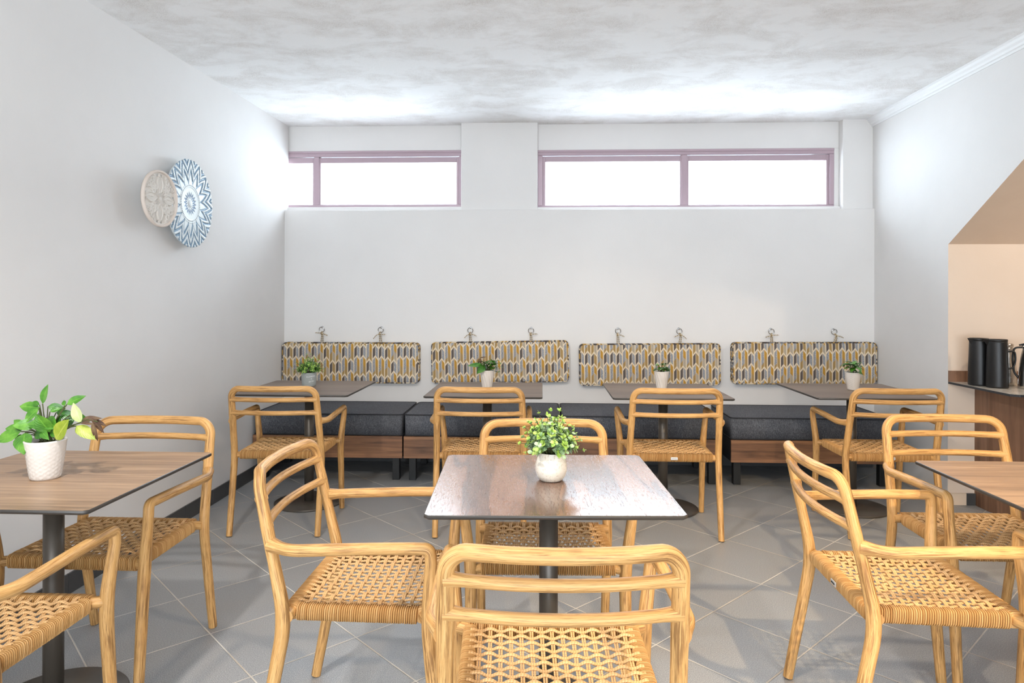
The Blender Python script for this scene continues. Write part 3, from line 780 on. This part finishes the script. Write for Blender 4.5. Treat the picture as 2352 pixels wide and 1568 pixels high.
def make_bench(w, dep, seed):
    t = thing('bench', 'x', 'bench')
    m = MB(); m.box(-w/2, w/2, 0, dep, .172, .325, 0)
    # front board in walnut, carcase sides dark
    o = m.build('seat_box', M_pipe, t, bevel=.002)
    m = MB(); m.box(-w/2, w/2, -.018, 0, .168, .325); m.build('front_board', M_bench, t, bevel=.0015)
    for sx in (-1, 1):
        for y in (.03, dep-.08):
            m = MB(); x = sx*(w/2-.055); m.box(x-.025, x+.025, y, y+.05, 0, .172); m.build('leg', M_black, t, bevel=.002)
    return t
BN = [(-1.5475, 1.093, 4.852), (-.428, 1.125, 4.852), (.705, 1.125, 4.852), (1.895, 1.125, 4.852)]
BL = ['walnut-fronted bench beside the left wall', 'second walnut-fronted bench from the left wall', 'third walnut-fronted bench from the left wall', 'walnut-fronted bench nearest the right wall, a gap to its left']
SL = ['charcoal box seat cushion on the bench beside the left wall', 'charcoal box seat cushion on the second bench from the left wall', 'charcoal box seat cushion on the third bench from the left wall', 'charcoal box seat cushion on the bench nearest the right wall']
for i, (x, w, y) in enumerate(BN):
    b = make_bench(w, YB-.012-y, i); b.location = (x, y, 0); tag(b, BL[i], None, 'walnut-fronted benches along the back wall')
    c = thing('seat_cushion', SL[i], 'cushion', (x, y+(YB-.015-y)/2-.004, .331), 0, 'charcoal seat cushions on the benches')
    dp = YB-.018-y+.012; h = .148
    o, ed = pad(w-.006, dp, h, .03, .006, 'cushion_body', M_fab, c, seed=i)
    for e in ed:
        m = MB(); m.tube(e, .0045, 6, closed=True); m.build('piping', M_pipe, o)

# ------------------------------------------------------------------ patterned back cushions on hooks
BC = [(-2.090, -.983, .957, .640, 0.0), (-.874, .214, .972, .652, 1.1), (.303, 1.400, .960, .638, .6), (1.497, 2.598, .977, .657, .35)]
HK = [(-1.783, -1.300), (-.574, -.086), (.606, 1.088), (1.807, 2.293)]
CLb = ['chevron-patterned back cushion beside the left wall', 'chevron-patterned back cushion second from the left wall, hung slightly askew', 'chevron-patterned back cushion third from the left wall', 'chevron-patterned back cushion nearest the right wall']
ordn = ['first', 'second', 'third', 'fourth']
for i, (x0, x1, zt, zb, tilt) in enumerate(BC):
    w = x1-x0; d = zt-zb; th = .058
    c = thing('back_cushion', CLb[i], 'cushion', ((x0+x1)/2, YB-.006, zb), 0, 'patterned back cushions on the back wall')
    o, ed = pad(w, d, th, .03, .007, 'cushion_body', M_chev, c, 44, 14, axis='y', seed=i+5)
    # sideways shift of the print differs from cushion to cushion
    for l in o.data.uv_layers[0].data: l.uv[0] += i*.371; l.uv[1] += i*.137
    for e in ed: m = MB(); m.tube(e, .0042, 6, closed=True); m.build('piping', M_pip2, o)
    c.rotation_euler = (0, -radians(tilt), 0)
    for k, hx in enumerate(HK[i]):
        hz = 1.082
        t = thing('ring_hook', 'steel ring hook above the %s end of the %s patterned cushion from the left' % (('left', 'right')[k], ordn[i]), 'hook', (hx, YB, hz), 0, 'steel ring hooks on the back wall')
        m = MB(); m.tube([(0, .002, 0), (0, -.016, 0), (.0, -.022, -.004)], .0042, 8); m.lathe([(.0001, 0), (.009, 0), (.009, .002), (.0001, .003)], 12)
        nv = len(m.v); 
        # rosette faces the room
        for q in range(nv-48, nv): x_, y_, z_ = m.v[q]; m.v[q] = (x_, -z_, y_)
        m.build('screw_eye', M_chrome, t)
        m = MB(); m.tube([(.021*sin(2*pi*q/20), -.021-.004*cos(2*pi*q/20), -.020+.021*cos(2*pi*q/20)) for q in range(20)], .0034, 8, closed=True); m.build('ring', M_chrome, t)
        rr = random.Random(i*7+k)
        # fabric ties of the cushion knotted to the ring (parts of the cushion)
        inv = (Matrix.Translation(c.location) @ Matrix.Rotation(-radians(tilt), 4, 'Y')).inverted()
        zc = zt+.002; base = Vector((hx, YB-.024, zc-.012)); knot = Vector((hx+rr.uniform(-.006, .01), YB-.032, hz-.052))
        sty = rr.choice([(-1, -.3), (1, -.25), (-1, -.7), (1, .1)]) if i else ((-1, .15) if k == 0 else (-1, -.75))
        def P(*pp): return [tuple(inv @ Vector(q)) for q in pp]
        m = MB()
        m.tube(P(*fillet([base+Vector((-.007, 0, 0)), knot+Vector((-.004, 0, -.01)), knot+Vector((.004, -.004, .012)), Vector((hx, YB-.020, hz-.036))], .02)), .0062, 8, flat=.5)
        m.tube(P(*fillet([base+Vector((.011, 0, 0)), knot+Vector((.006, -.004, -.006)), knot+Vector((-.006, 0, .010)), Vector((hx-.006, YB-.028, hz-.040))], .02)), .0062, 8, flat=.5)
        m.tube(P(knot+Vector((-.007, -.002, -.004)), knot+Vector((0, -.006, .002)), knot+Vector((.007, -.002, .006))), .0072, 8)
        e1 = knot+Vector((sty[0]*.052, -.006, sty[1]*.05)); m.tube(P(*fillet([knot, knot+Vector((sty[0]*.025, -.010, sty[1]*.05*.3+.004)), e1], .02)), .0085, 8, flat=.35)
        if rr.random() > .35: e2 = knot+Vector((-sty[0]*.045, -.004, -.030+rr.uniform(0, .035))); m.tube(P(*fillet([knot, knot+Vector((-sty[0]*.02, -.008, -.004)), e2], .02)), .0080, 8, flat=.35)
        m.build('tie', M_tie, c)

# ------------------------------------------------------------------ wall plates on the left wall
def plate_zigzag():
    t = thing('decorative_wall_plate', 'large round wall plate with blue and white zigzags', 'wall plate')
    m = MB(); R = .254; nr, na = 60, 320
    def h(r, a):
        u = a/(2*pi); tri = abs((u*16) % 1-.5); t1 = r-.60*tri; z = .004*min(1, max(0, (r-.1)*3))
        if t1 > .41: b = ((t1-.41)*4.8) % 1; z += .0035 if b >= .52 else -.0015
        tri2 = abs((u*18) % 1-.5); t2 = r-.2*tri2
        if .10 < t2 < .17: z -= .002
        if r < .085: z += .006*sqrt(max(0, 1-(r/.085)**2))
        if .37 < r < .385 or .425 < r < .437: z += .002
        return .012+z
    for j in range(nr+1):
        r = j/nr
        for i in range(na):
            a = 2*pi*i/na; rr = r*R*(1+(.006*sin(a*32) if j > nr-3 else 0)); m.v.append((h(r, a), cos(a)*rr, sin(a)*rr))
    for j in range(nr):
        for i in range(na):
            i2 = (i+1) % na; m.face([j*na+i, (j+1)*na+i, (j+1)*na+i2, j*na+i2], [(i/na, j/nr), (i/na, (j+1)/nr), ((i+1)/na, (j+1)/nr), ((i+1)/na, j/nr)])
    b = len(m.v)
    for r in (.97, .6, 0.01):
        for i in range(na): a = 2*pi*i/na; m.v.append((-.004 if r < .9 else .001, cos(a)*r*R, sin(a)*r*R))
    def band(a0, b0):
        for i in range(na): i2 = (i+1) % na; m.face([a0+i, b0+i, b0+i2, a0+i2], [(0, .2)]*4)
    band(nr*na, b); band(b, b+na); band(b+na, b+2*na)
    p = m.build('plate_disc', M_zig, t)
    m = MB(); m.tube([(-.046, 0, .05), (0, 0, .05)], .004, 8); m.tube([(-.046, 0, -.05), (0, 0, -.05)], .004, 8); m.build('wall_pin', M_black, t)
    return t
pz = plate_zigzag(); pz.location = (XL+.045, 3.850, 1.862)
def plate_carved():
    t = thing('carved_wall_plate', 'smaller round whitewashed plate with carved openwork flower, on the left wall', 'wall plate')
    R = .148; m = MB()
    m.lathe([(R-.012, -.004), (R-.002, -.006), (R, .0), (R, .010), (R-.003, .013), (R-.009, .013), (R-.013, .008), (R-.013, -.002)], 72, cap=False)
    b = len(m.v)-8*72
    for i in range(72): i2 = (i+1) % 72; m.face([b+7*72+i, b+7*72+i2, b+i2, b+i])
    for q in range(len(m.v)): x, y, z = m.v[q]; m.v[q] = (z, x, y)
    m.build('rim', M_carve_back, t)
    nr, na = 44, 288; G = {}
    def relief(r, a):
        # eight-fold flower: long petals on the axes, fans between, small eyelets
        c4 = abs(((a/(pi/2))+.5) % 1-.5)*2      # 0 on the axes, 1 on the diagonals
        ang = c4*(pi/4)
        x, y = r*cos(ang), r*sin(ang); z = .14
        # petal outline: pointed oval along x from .22 to .88
        t = (x-.20)/.68
        if 0 < t < 1:
            w = .17*sin(pi*t)**.8
            if abs(y-w) < .028: z = max(z, 1-abs(y-w)/.028*.5)
            elif y < w: z = max(z, .35+.2*(1-y/max(w, .01)))
            if abs(y) < .012 and .3 < t < .8: z = .15
        d = pi/4-ang; xx, yy = r*cos(d), r*sin(d)
        for k, (cx, cy, rad) in enumerate(((.62, .0, .14), (.80, .15, .085), (.46, .10, .075), (.77, .0, .07), (.86, .27, .06))):
            q = sqrt((xx-cx)**2+(yy-cy)**2)
            if abs(q-rad) < .024: z = max(z, .85)
            elif q < rad*.45 and k in (1, 3, 4): z = 0
            elif q < rad: z = max(z, .45 if k in (0, 2) else .2)
        fan = cos(d*22)*.5+.5
        if .28 < xx < .6 and d < .35: z = max(z, .25+.5*fan)
        if r < .22: z = .6+.3*cos(r*90)
        if r < .07: z = 1
        if .84 < r < .95 and .05 < ang < .20: z = 0
        if .30 < r < .36 and d < .05: z = 0
        if r > .96: z = max(z, .5)
        return z
    m = MB()
    for j in range(nr+1):
        for i in range(na):
            a = 2*pi*i/na; r = j/nr; z = relief(r, a); G[(j, i)] = z; m.v.append((-.001+.010*z, cos(a)*r*(R-.011), sin(a)*r*(R-.011)))
    K = len(m.v)
    for j in range(nr+1):
        for i in range(na): a = 2*pi*i/na; r = j/nr; m.v.append((-.005, cos(a)*r*(R-.011), sin(a)*r*(R-.011)))
    keep = {}
    for j in range(nr):
        for i in range(na):
            i2 = (i+1) % na; keep[(j, i)] = (G[(j, i)]+G[(j+1, i)]+G[(j, i2)]+G[(j+1, i2)]) > .2
    for (j, i), k in keep.items():
        if not k: continue
        i2 = (i+1) % na; q = [j*na+i, (j+1)*na+i, (j+1)*na+i2, j*na+i2]; m.face(q); m.face([K+x for x in q][::-1])
        for (nj, ni, a, b) in ((j-1, i, j*na+i2, j*na+i), (j+1, i, (j+1)*na+i, (j+1)*na+i2), (j, (i-1) % na, j*na+i, (j+1)*na+i), (j, i2, (j+1)*na+i2, j*na+i2)):
            if not keep.get((nj, ni), nj < 0): m.face([a, K+a, K+b, b])
    m.build('carved_flower', M_carve, t)
    m = MB(); m.tube([(-.072, 0, .03), (-.004, 0, .03)], .004, 8); m.build('wall_pin', M_black, t)
    return t
pc = plate_carved(); pc.location = (XL+.100, 3.462, 1.833); pc.rotation_euler = (0, 0, -radians(3))

# ------------------------------------------------------------------ counter in the alcove
ct = .790
m = MB()
poly = [(XR, YN-.001), (XR, 3.905), (XR+.035, 3.872), (4.74, 3.872), (4.74, YN-.001)]
m.prism(poly, ct-.014, ct, 'z', 0, False, 1); o = m.build('counter_worktop', [M_stone, M_stone_edge], bevel=.001)
tag(o, 'pale stone worktop with dark edge, carrying the flasks', 'worktop')
m = MB(); m.prism([(XR, YN-.014), (XR+.014, YN-.014), (XR+.014, YN-.001), (XR, YN-.001)], ct, ct+.07); m.box(XR+.014, 4.74, YN-.013, YN-.001, ct, ct+.07)
o = m.build('counter_upstand', M_panel, bevel=.001); tag(o, 'low walnut upstand strip on the alcove wall behind the flasks', 'upstand')
t = thing('counter_cabinet', 'tall walnut-clad counter cabinet under the stone worktop on the right', 'cabinet', (2.775, YN-.001, 0))
m = MB()
m.v = []
p = [(0, 0), (.0, -.14), (.075, -.46), (1.9, -.50), (1.9, 0)]
m.prism(p, .0, ct-.014); m.build('side_panel', M_panel, t, bevel=.002)
m = MB(); m.box(.076, 1.9, -.520, -.4985, .0, ct-.016); m.build('front_panel', M_panel, t, bevel=.002)

def black_flask(x, y, rz, lab):
    t = thing('vacuum_flask', lab, 'flask', (x, y, ct), rz, 'black vacuum flasks on the counter')
    m = MB(); m.lathe([(.054, 0), (.0575, .002), (.0580, .01), (.0570, .10), (.0535, .20), (.0515, .272), (.0510, .276)], 44); m.build('body', M_bthermos, t)
    m = MB(); m.lathe([(.0495, .274), (.0520, .277), (.0525, .286), (.050, .290), (.0001, .2905)], 44)
    b = len(m.v)
    m.v += [(-.045, -.020, .289), (-.045, .020, .289), (-.078, 0, .290), (-.047, -.018, .262), (-.047, .018, .262), (-.049, 0, .245)]
    for q in ((0, 2, 1), (0, 3, 5, 2), (1, 2, 5, 4), (0, 1, 4, 3), (3, 4, 5)): m.face([b+k for k in q], None, 0, False)
    m.build('lid', M_bthermos, t)
    m = MB(); m.tube(fillet([(.048, 0, .215), (.090, 0, .222), (.094, 0, .16), (.080, 0, .118), (.052, 0, .112)], .03), .0075, 10, flat=.7); m.build('handle', M_bthermos, t)
def steel_jug(x, y, rz, lab):
    t = thing('steel_coffee_jug', lab, 'jug', (x, y, ct), rz, 'steel coffee jugs on the counter')
    m = MB(); m.lathe([(.056, 0), (.058, .003), (.0585, .02), (.055, .10), (.046, .18), (.037, .225), (.036, .235)], 44); m.build('body', M_steel, t)
    m = MB(); m.lathe([(.0355, .233), (.040, .238), (.0405, .252), (.030, .258), (.0001, .260)], 36); m.build('collar', M_steel, t)
    m = MB(); m.tube([(.0, .0, .258), (.030, 0, .262), (.052, 0, .255)], .009, 8, flat=.6); m.build('lid_lever', M_black, t)
    m = MB(); m.tube(fillet([(.036, 0, .243), (.076, 0, .240), (.084, 0, .18), (.076, 0, .09), (.054, 0, .06)], .03), .008, 10, flat=.7); m.build('handle', M_black, t)
black_flask(2.690, 4.300, radians(8), 'black vacuum flask at the back, half hidden behind the nearer black flask')
black_flask(2.728, 4.190, radians(-14), 'black vacuum flask with curved side handle, the nearer and fully visible of the two')
steel_jug(2.868, 4.325, radians(170), 'polished steel jug mostly hidden behind the black flask on the counter')
steel_jug(2.890, 4.150, radians(150), 'polished steel jug cut off by the right edge of the picture, on the counter')

# ------------------------------------------------------------------ pots and plants
def pot_lathe(t, prof, mat, fn=None, seg=72, name='pot'):
    m = MB(); m.lathe(prof, seg, fn=fn, cap=False)
    n = len(prof); m.face([k for k in range(seg)][::-1], None, 0, False)
    return m.build(name, mat, t)
def refine(pr, n):
    out = []
    for (r0, z0), (r1, z1) in zip(pr, pr[1:]):
        for k in range(n): u = k/n; out.append((r0+(r1-r0)*u, z0+(z1-z0)*u))
    return out+[pr[-1]]
def soil(t, r, z):
    m = MB(); m.lathe([(r*1.0, z-.004), (r*.98, z), (r*.5, z+.003), (.001, z+.004)], 24); m.build('soil', M_soil, t)
def swirl_pot(t, dt, db, h, kind):
    R1, R0_ = dt/2, db/2
    prof = []
    for k in range(31):
        u = k/30; prof.append((R0_+(R1-R0_)*(u**.8), h*u))
    prof[0] = (R0_-.003, 0)
    def fn(a, z, i):
        if i == 0 or i > 28: return 0
        if kind == 'swirl':
            s1 = abs(((a*14/(2*pi))+z*14) % 1-.5)*2; return -.0022*(1-s1)**1.2
        s1 = abs(((a*13/(2*pi))+z*75) % 1-.5)*2; s2 = abs(((a*13/(2*pi))-z*75) % 1-.5)*2
        return -.0024*max((1-s1)**3, (1-s2)**3)*(1-.6*z/h)
    inner = [(R1-.003, h+.0008), (R1-.006, h), (R1-.009, h-.02)]
    pot_lathe(t, prof+inner, M_pot, lambda a, z, i: fn(a, z, i) if i < 31 else 0, 112)
    soil(t, R1-.007, h-.014)
def leafy(t, pot_h, specs, seed, matA=M_leaf, matB=M_leafB, name='foliage'):
    """specs: list of (stem end x,y,z rel. pot centre top, nleaves, leaf length)"""
    rg = random.Random(seed); st = MB(); lf = MB()
    for (x, y, z, n, L) in specs:
        b0 = Vector((x*.12+rg.uniform(-.012, .012), y*.12+rg.uniform(-.012, .012), pot_h-.014)); e = Vector((x, y, pot_h+z))
        md = b0.lerp(e, .5)+Vector((-x*.15, -y*.15, .012+.15*max(0, z)))
        path = fillet([b0, md, e], .05, 6); st.tube(path, [.0022-.0010*i/len(path) for i in range(len(path))], 6)
        d = (path[-1]-path[-3]).normalized(); a0 = rg.uniform(0, 6.28)
        for k in range(n):
            fr = 1-.62*(k/(max(1, n)))**1.3 if n > 1 else 1
            q = path[min(len(path)-1, int(fr*(len(path)-1)))]
            an = a0+k*2.4; side = Vector((cos(an), sin(an), 0)); out = Vector((x, y, 0)); 
            if out.length > 1e-5: out.normalize()
            dd = (side*.85+out*.55+Vector((0, 0, rg.uniform(-.15, .55)))).normalized()
            ll = L*rg.uniform(.75, 1.12)*(1 if k else .9)
            lf.leaf(q, dd, (0, 0, 1), ll, ll*rg.uniform(.44, .56), rg.uniform(.12, .42), .28, 0 if rg.random() < .72 else 1)
    st.build('stems', M_stem, t); return lf.build(name, [matA, matB], t)
# left foreground plant
t = thing('potted_plant', 'bright green plant with yellow and withered leaves, quilted white pot, on left table', 'plant', (-1.572, 2.085, TZ), 0)
swirl_pot(t, .118, .084, .122, 'quilt')
m = MB(); st = MB(); H_ = .122
def tipleaf(mb, stem, base, d, L, Wd, droop=.2, up=(0, -.35, 1), mi=0):
    base = Vector(base); st.tube(fillet([(stem[0], stem[1], H_-.012), (base.x*.55, base.y*.6, (base.z+H_)/2+.012), base], .05), [.0020]*13 if False else .0018, 6)
    mb.leaf(base, d, up, L, Wd, droop, .22, mi)
LV = [ # base x,y,z (z above pot base), dir, L, W
 ((-.010, 0, .235), (.25, -.1, .9), .066, .034, 0), ((.000, .01, .225), (.62, .1, -.10), .052, .030, 0), ((-.020, 0, .232), (-.75, 0, .25), .030, .018, 0),
 ((-.020, 0, .222), (-1, -.1, .12), .074, .036, 0), ((-.015, -.01, .222), (-.62, -.3, -.65), .062, .036, 0),
 ((.062, .01, .232), (.8, .1, .45), .062, .030, 0), ((.055, .01, .228), (-.3, .2, .5), .022, .016, 0),
 ((.014, 0, .210), (.55, .3, .25), .034, .02, 0),
 ((-.060, -.01, .160), (-.85, -.1, .55), .048, .032, 0), ((-.066, -.01, .155), (-1, -.2, .10), .060, .034, 0), ((-.066, -.02, .150), (-1, -.25, -.38), .084, .042, 0),
 ((-.052, -.02, .146), (.25, -.5, -.62), .074, .062, 0), ((-.058, 0, .165), (.55, .2, .35), .030, .024, 0),
 ((-.020, -.01, .172), (-.7, -.4, .02), .066, .040, 0), ((.030, -.012, .172), (-.75, -.4, .1), .070, .044, 0), ((.030, -.02, .150), (-.35, -.4, .75), .072, .056, 0), ((.012, -.01, .190), (.6, -.4, -.35), .056, .048, 0),
 ((-.030, .02, .180), (-.6, .3, .15), .060, .036, 1), ((.020, .02, .205), (.9, .1, -.25), .086, .034, 1), ((.070, .02, .200), (.85, .2, -.45), .060, .028, 0), ((.0, -.02, .155), (.6, -.4, -.35), .050, .026, 0),
 ((.02, -.01, .150), (.75, -.2, .1), .056, .044, 1), ((-.03, -.01, .140), (.8, -.3, .08), .060, .034, 1), ((.03, .01, .158), (.2, -.1, .8), .045, .022, 1), ((-.07, 0, .132), (-.8, -.1, -.2), .034, .018, 0),
 ((-.01, .02, .15), (-.3, .3, .5), .05, .035, 1), ((.02, .03, .15), (.5, .6, .4), .05, .035, 1), ((-.02, .03, .14), (-.8, .5, .2), .06, .04, 1)]
rg = random.Random(2)
for (b, d, L, Wd, mi) in LV: tipleaf(m, (rg.uniform(-.02, .02), rg.uniform(-.01, .01)), b, d, L, Wd, rg.uniform(.08, .25), (rg.uniform(-.25, .25), -1, .35), mi)
m.build('foliage', [M_leaf, M_leafB], t)
m = MB(); tipleaf(m, (.02, 0), (.052, -.025, .128), (.55, -.15, .75), .082, .060, .05, (-.1, -.95, .3)); tipleaf(m, (.02, 0), (.108, -.01, .168), (.80, -.1, -.48), .078, .040, .1, (.1, -.8, .6)); m.leaf((.10, 0, .165), (.5, .1, -.6), (0, -.8, .5), .045, .03)
tag(m.build('yellowing_leaves', M_leafY, t), 'yellow-green fading leaves')
m = MB(); tipleaf(m, (.02, 0), (.115, 0, .176), (-.35, -.05, .95), .068, .044, .02, (-.2, -.9, .2)); tag(m.build('pale_leaf', M_leafP, t), 'pale cream leaf')
m = MB()
for b, d, L, Wd in (((.118, 0, .180), (.9, 0, .3), .060, .022), ((.150, 0, .190), (.6, 0, -.65), .062, .018), ((.160, -.01, .180), (.25, -.1, -.9), .066, .016), ((.148, .01, .182), (.85, 0, -.25), .045, .016), ((.12, -.01, .176), (.8, -.1, .05), .055, .010)):
    m.leaf(b, d, (.2, -.7, .5), L, Wd, .35, .7)
st.tube([(.06, 0, .15), (.10, 0, .172), (.135, 0, .186), (.17, 0, .18)], .0016, 6)
tag(m.build('withered_leaves', M_leafD, t), 'shrivelled brown leaves')
st.build('stems', M_stem, t)

# centre plant: round-bellied cream pot with eucalyptus sprigs
t = thing('potted_eucalyptus', 'bushy pale green eucalyptus in a round cream pot on the central table', 'plant', (.030, 2.146, TZ), 0)
pr = [(.028, 0), (.036, .002), (.045, .014), (.0500, .032), (.0495, .050), (.0445, .070), (.0395, .084), (.0385, .088), (.0365, .088), (.036, .075)]
sm = []
for k in range(len(pr)-1):
    for q in range(3): u = q/3; sm.append((pr[k][0]+(pr[k+1][0]-pr[k][0])*u, pr[k][1]+(pr[k+1][1]-pr[k][1])*u))
sm.append(pr[-1]); pot_lathe(t, sm, M_speck, lambda a, z, i: .0006*sin(a*3+z*60), 64); soil(t, .0365, .078)
def sprigs(t, h, n, R, Ht, leafL, seed, mats, squash=1.0, low=.0, dense=9):
    rg = random.Random(seed); lf = MB(); st = MB()
    for k in range(n):
        az = k*2.39996+rg.uniform(-.3, .3); el = math.acos(1-(k+.5)/n*(1.0-low)); 
        d = Vector((sin(el)*cos(az), sin(el)*sin(az), cos(el)))
        sc_ = rg.uniform(.82, 1.12); tip = Vector((d.x*R*sc_, d.y*R*sc_*squash, h+.004+max(-.01, d.z*Ht*sc_)))
        b0 = Vector((d.x*.018, d.y*.018, h-.012)); md = b0.lerp(tip, .5)+Vector((0, 0, .02))
        path = fillet([b0, md, tip], .06, 8); st.tube(path, .0010, 5, cap=False)
        L = len(path)
        for j in range(dense):
            u = .28+.72*j/(dense-1); q = path[min(L-1, int(u*(L-1)))]; dr = (path[min(L-1, int(u*(L-1))+1)]-path[max(0, int(u*(L-1))-1)]).normalized()
            pa = j*pi/2+rg.uniform(-.3, .3); s1 = dr.cross(Vector((.3, .2, 1))).normalized(); s2 = dr.cross(s1)
            for sg in (1, -1):
                dd = (s1*cos(pa)+s2*sin(pa))*sg*.85+dr*.5
                l = leafL*rg.uniform(.7, 1.15)*(1-.45*u)
                lf.leaf(q, dd, dr+Vector((0, 0, .4)), l, l*.78, rg.uniform(-.1, .3), .2, 1 if (u > .66 and rg.random() < .6) else 0, nl=4, rnd=True)
        lf.leaf(tip, d, (0, 0, 1), leafL*.5, leafL*.3, 0, .2, 1, nl=4, rnd=True)
    st.build('stems', M_stem, t); return lf.build('foliage', mats, t)
sprigs(t, .086, 60, .094, .120, .027, 4, [M_euc, M_eucY], .9)

# rear table 1: lettered grey pot with small-leaved ball
t = thing('potted_boxwood', 'small round bush in a pale grey lettered pot on a rear table', 'plant', (-1.520, 4.372, TZ), 0)
pot_lathe(t, refine([(.040, 0), (.0435, .004), (.0475, .05), (.0480, .090), (.0455, .090), (.0445, .07)], 3), M_grey_pot, None, 56); soil(t, .045, .080)
sprigs(t, .085, 60, .095, .105, .019, 8, [M_box, M_eucY], 1.0, 0, 8)
def wrap_text(body, size, zc, ang0, rad, parent, tilt):
    cu = bpy.data.curves.new('lettering', 'FONT'); cu.body = body; cu.size = size; cu.align_x = 'CENTER'; cu.align_y = 'CENTER'; cu.extrude = .0002; cu.resolution_u = 2
    o = bpy.data.objects.new('lettering_curve', cu); COL.objects.link(o); bpy.context.view_layer.update()
    me = bpy.data.meshes.new_from_object(o.evaluated_get(bpy.context.evaluated_depsgraph_get())); bpy.data.objects.remove(o)
    for v in me.vertices:
        x, y = v.co.x*cos(tilt)-v.co.y*sin(tilt), v.co.x*sin(tilt)+v.co.y*cos(tilt); r = rad+.0007+v.co.z; a = ang0+x/rad
        v.co = (r*cos(a), r*sin(a), zc+y)
    me.materials.append(M_white_print); q = bpy.data.objects.new('lettering', me); COL.objects.link(q); q.parent = parent
potg = [c for c in t.children if c.name.startswith('pot')][0]
wrap_text('FLOWERS', .0135, .066, -pi/2+.62, .0476, potg, .10); wrap_text('&', .011, .052, -pi/2+.66, .0474, potg, .10); wrap_text('garden', .013, .036, -pi/2+.70, .0462, potg, .10)

# rear tables 2-4: gardenia-like plants in swirled white pots
t = thing('potted_plant', 'drooping dark-leaved plant, swirled white pot, on second rear table from the left', 'plant', (-.350, 4.345, TZ), 0, 'leafy plants in swirled white pots')
swirl_pot(t, .096, .062, .115, 'swirl')
leafy(t, .115, [(.02, .0, .045, 4, .052), (.06, -.02, .06, 5, .046), (.075, .01, .02, 5, .044), (.03, -.04, .02, 4, .045), (-.02, .02, .05, 4, .05), (.075, -.02, -.012, 3, .04), (-.04, -.02, .04, 4, .045), (0, .04, .05, 5, .045), (.045, -.03, .04, 6, .045), (.07, 0, .045, 6, .04), (.01, -.03, .06, 6, .045), (.05, .02, .055, 6, .045), (-.01, -.01, .03, 6, .05), (.06, -.03, .01, 5, .04)], 21)
m = MB(); m.leaf((-.02, -.02, .145), (-1, -.1, .06), (0, -.5, .8), .105, .052, .08, .2); m.leaf((-.01, -.03, .14), (-.6, -.5, -.45), (0, -.6, .7), .075, .055, .1, .2); tag(m.build('large_dark_leaves', M_leafB, t), 'large dark drooping leaves')
m = MB(); m.leaf((-.05, 0, .19), (-.2, 0, -.9), (0, -1, .1), .045, .016); m.leaf((-.045, 0, .19), (.1, 0, -.9), (0, -1, .1), .04, .02); m.leaf((-.05, 0, .192), (.8, 0, .2), (0, -1, .3), .05, .008); tag(m.build('withered_leaves', M_leafD, t), 'shrivelled brown leaves')
t = thing('potted_plant', 'sparse small-leaved plant, swirled white pot, on third rear table from the left', 'plant', (.765, 4.372, TZ), .5, 'leafy plants in swirled white pots')
swirl_pot(t, .094, .062, .112, 'swirl')
leafy(t, .112, [(-.045, 0, .05, 3, .034), (-.02, -.02, .02, 4, .042), (.0, 0, .05, 4, .040), (.055, 0, .055, 5, .032), (.05, -.01, .012, 4, .038), (.02, -.03, .012, 4, .046), (-.035, .02, .012, 4, .044), (0, -.02, .02, 5, .048), (.04, .01, .02, 5, .042), (-.03, -.02, .03, 5, .042)], 33)
t = thing('potted_plant', 'broad-leaved plant in a white pot on the rear table nearest the right wall', 'plant', (1.972, 4.392, TZ), 1.1, 'leafy plants in swirled white pots')
swirl_pot(t, .096, .064, .112, 'quilt')
leafy(t, .112, [(-.02, 0, .06, 5, .064), (.03, 0, .06, 5, .058), (-.04, -.02, .035, 4, .066), (.055, -.01, .03, 4, .05), (-.03, -.03, .005, 3, .058), (.02, -.02, .0, 3, .05), (0, .04, .05, 4, .055), (.0, -.02, .05, 6, .06), (.04, .02, .05, 5, .055), (-.02, .02, .03, 5, .06)], 47)
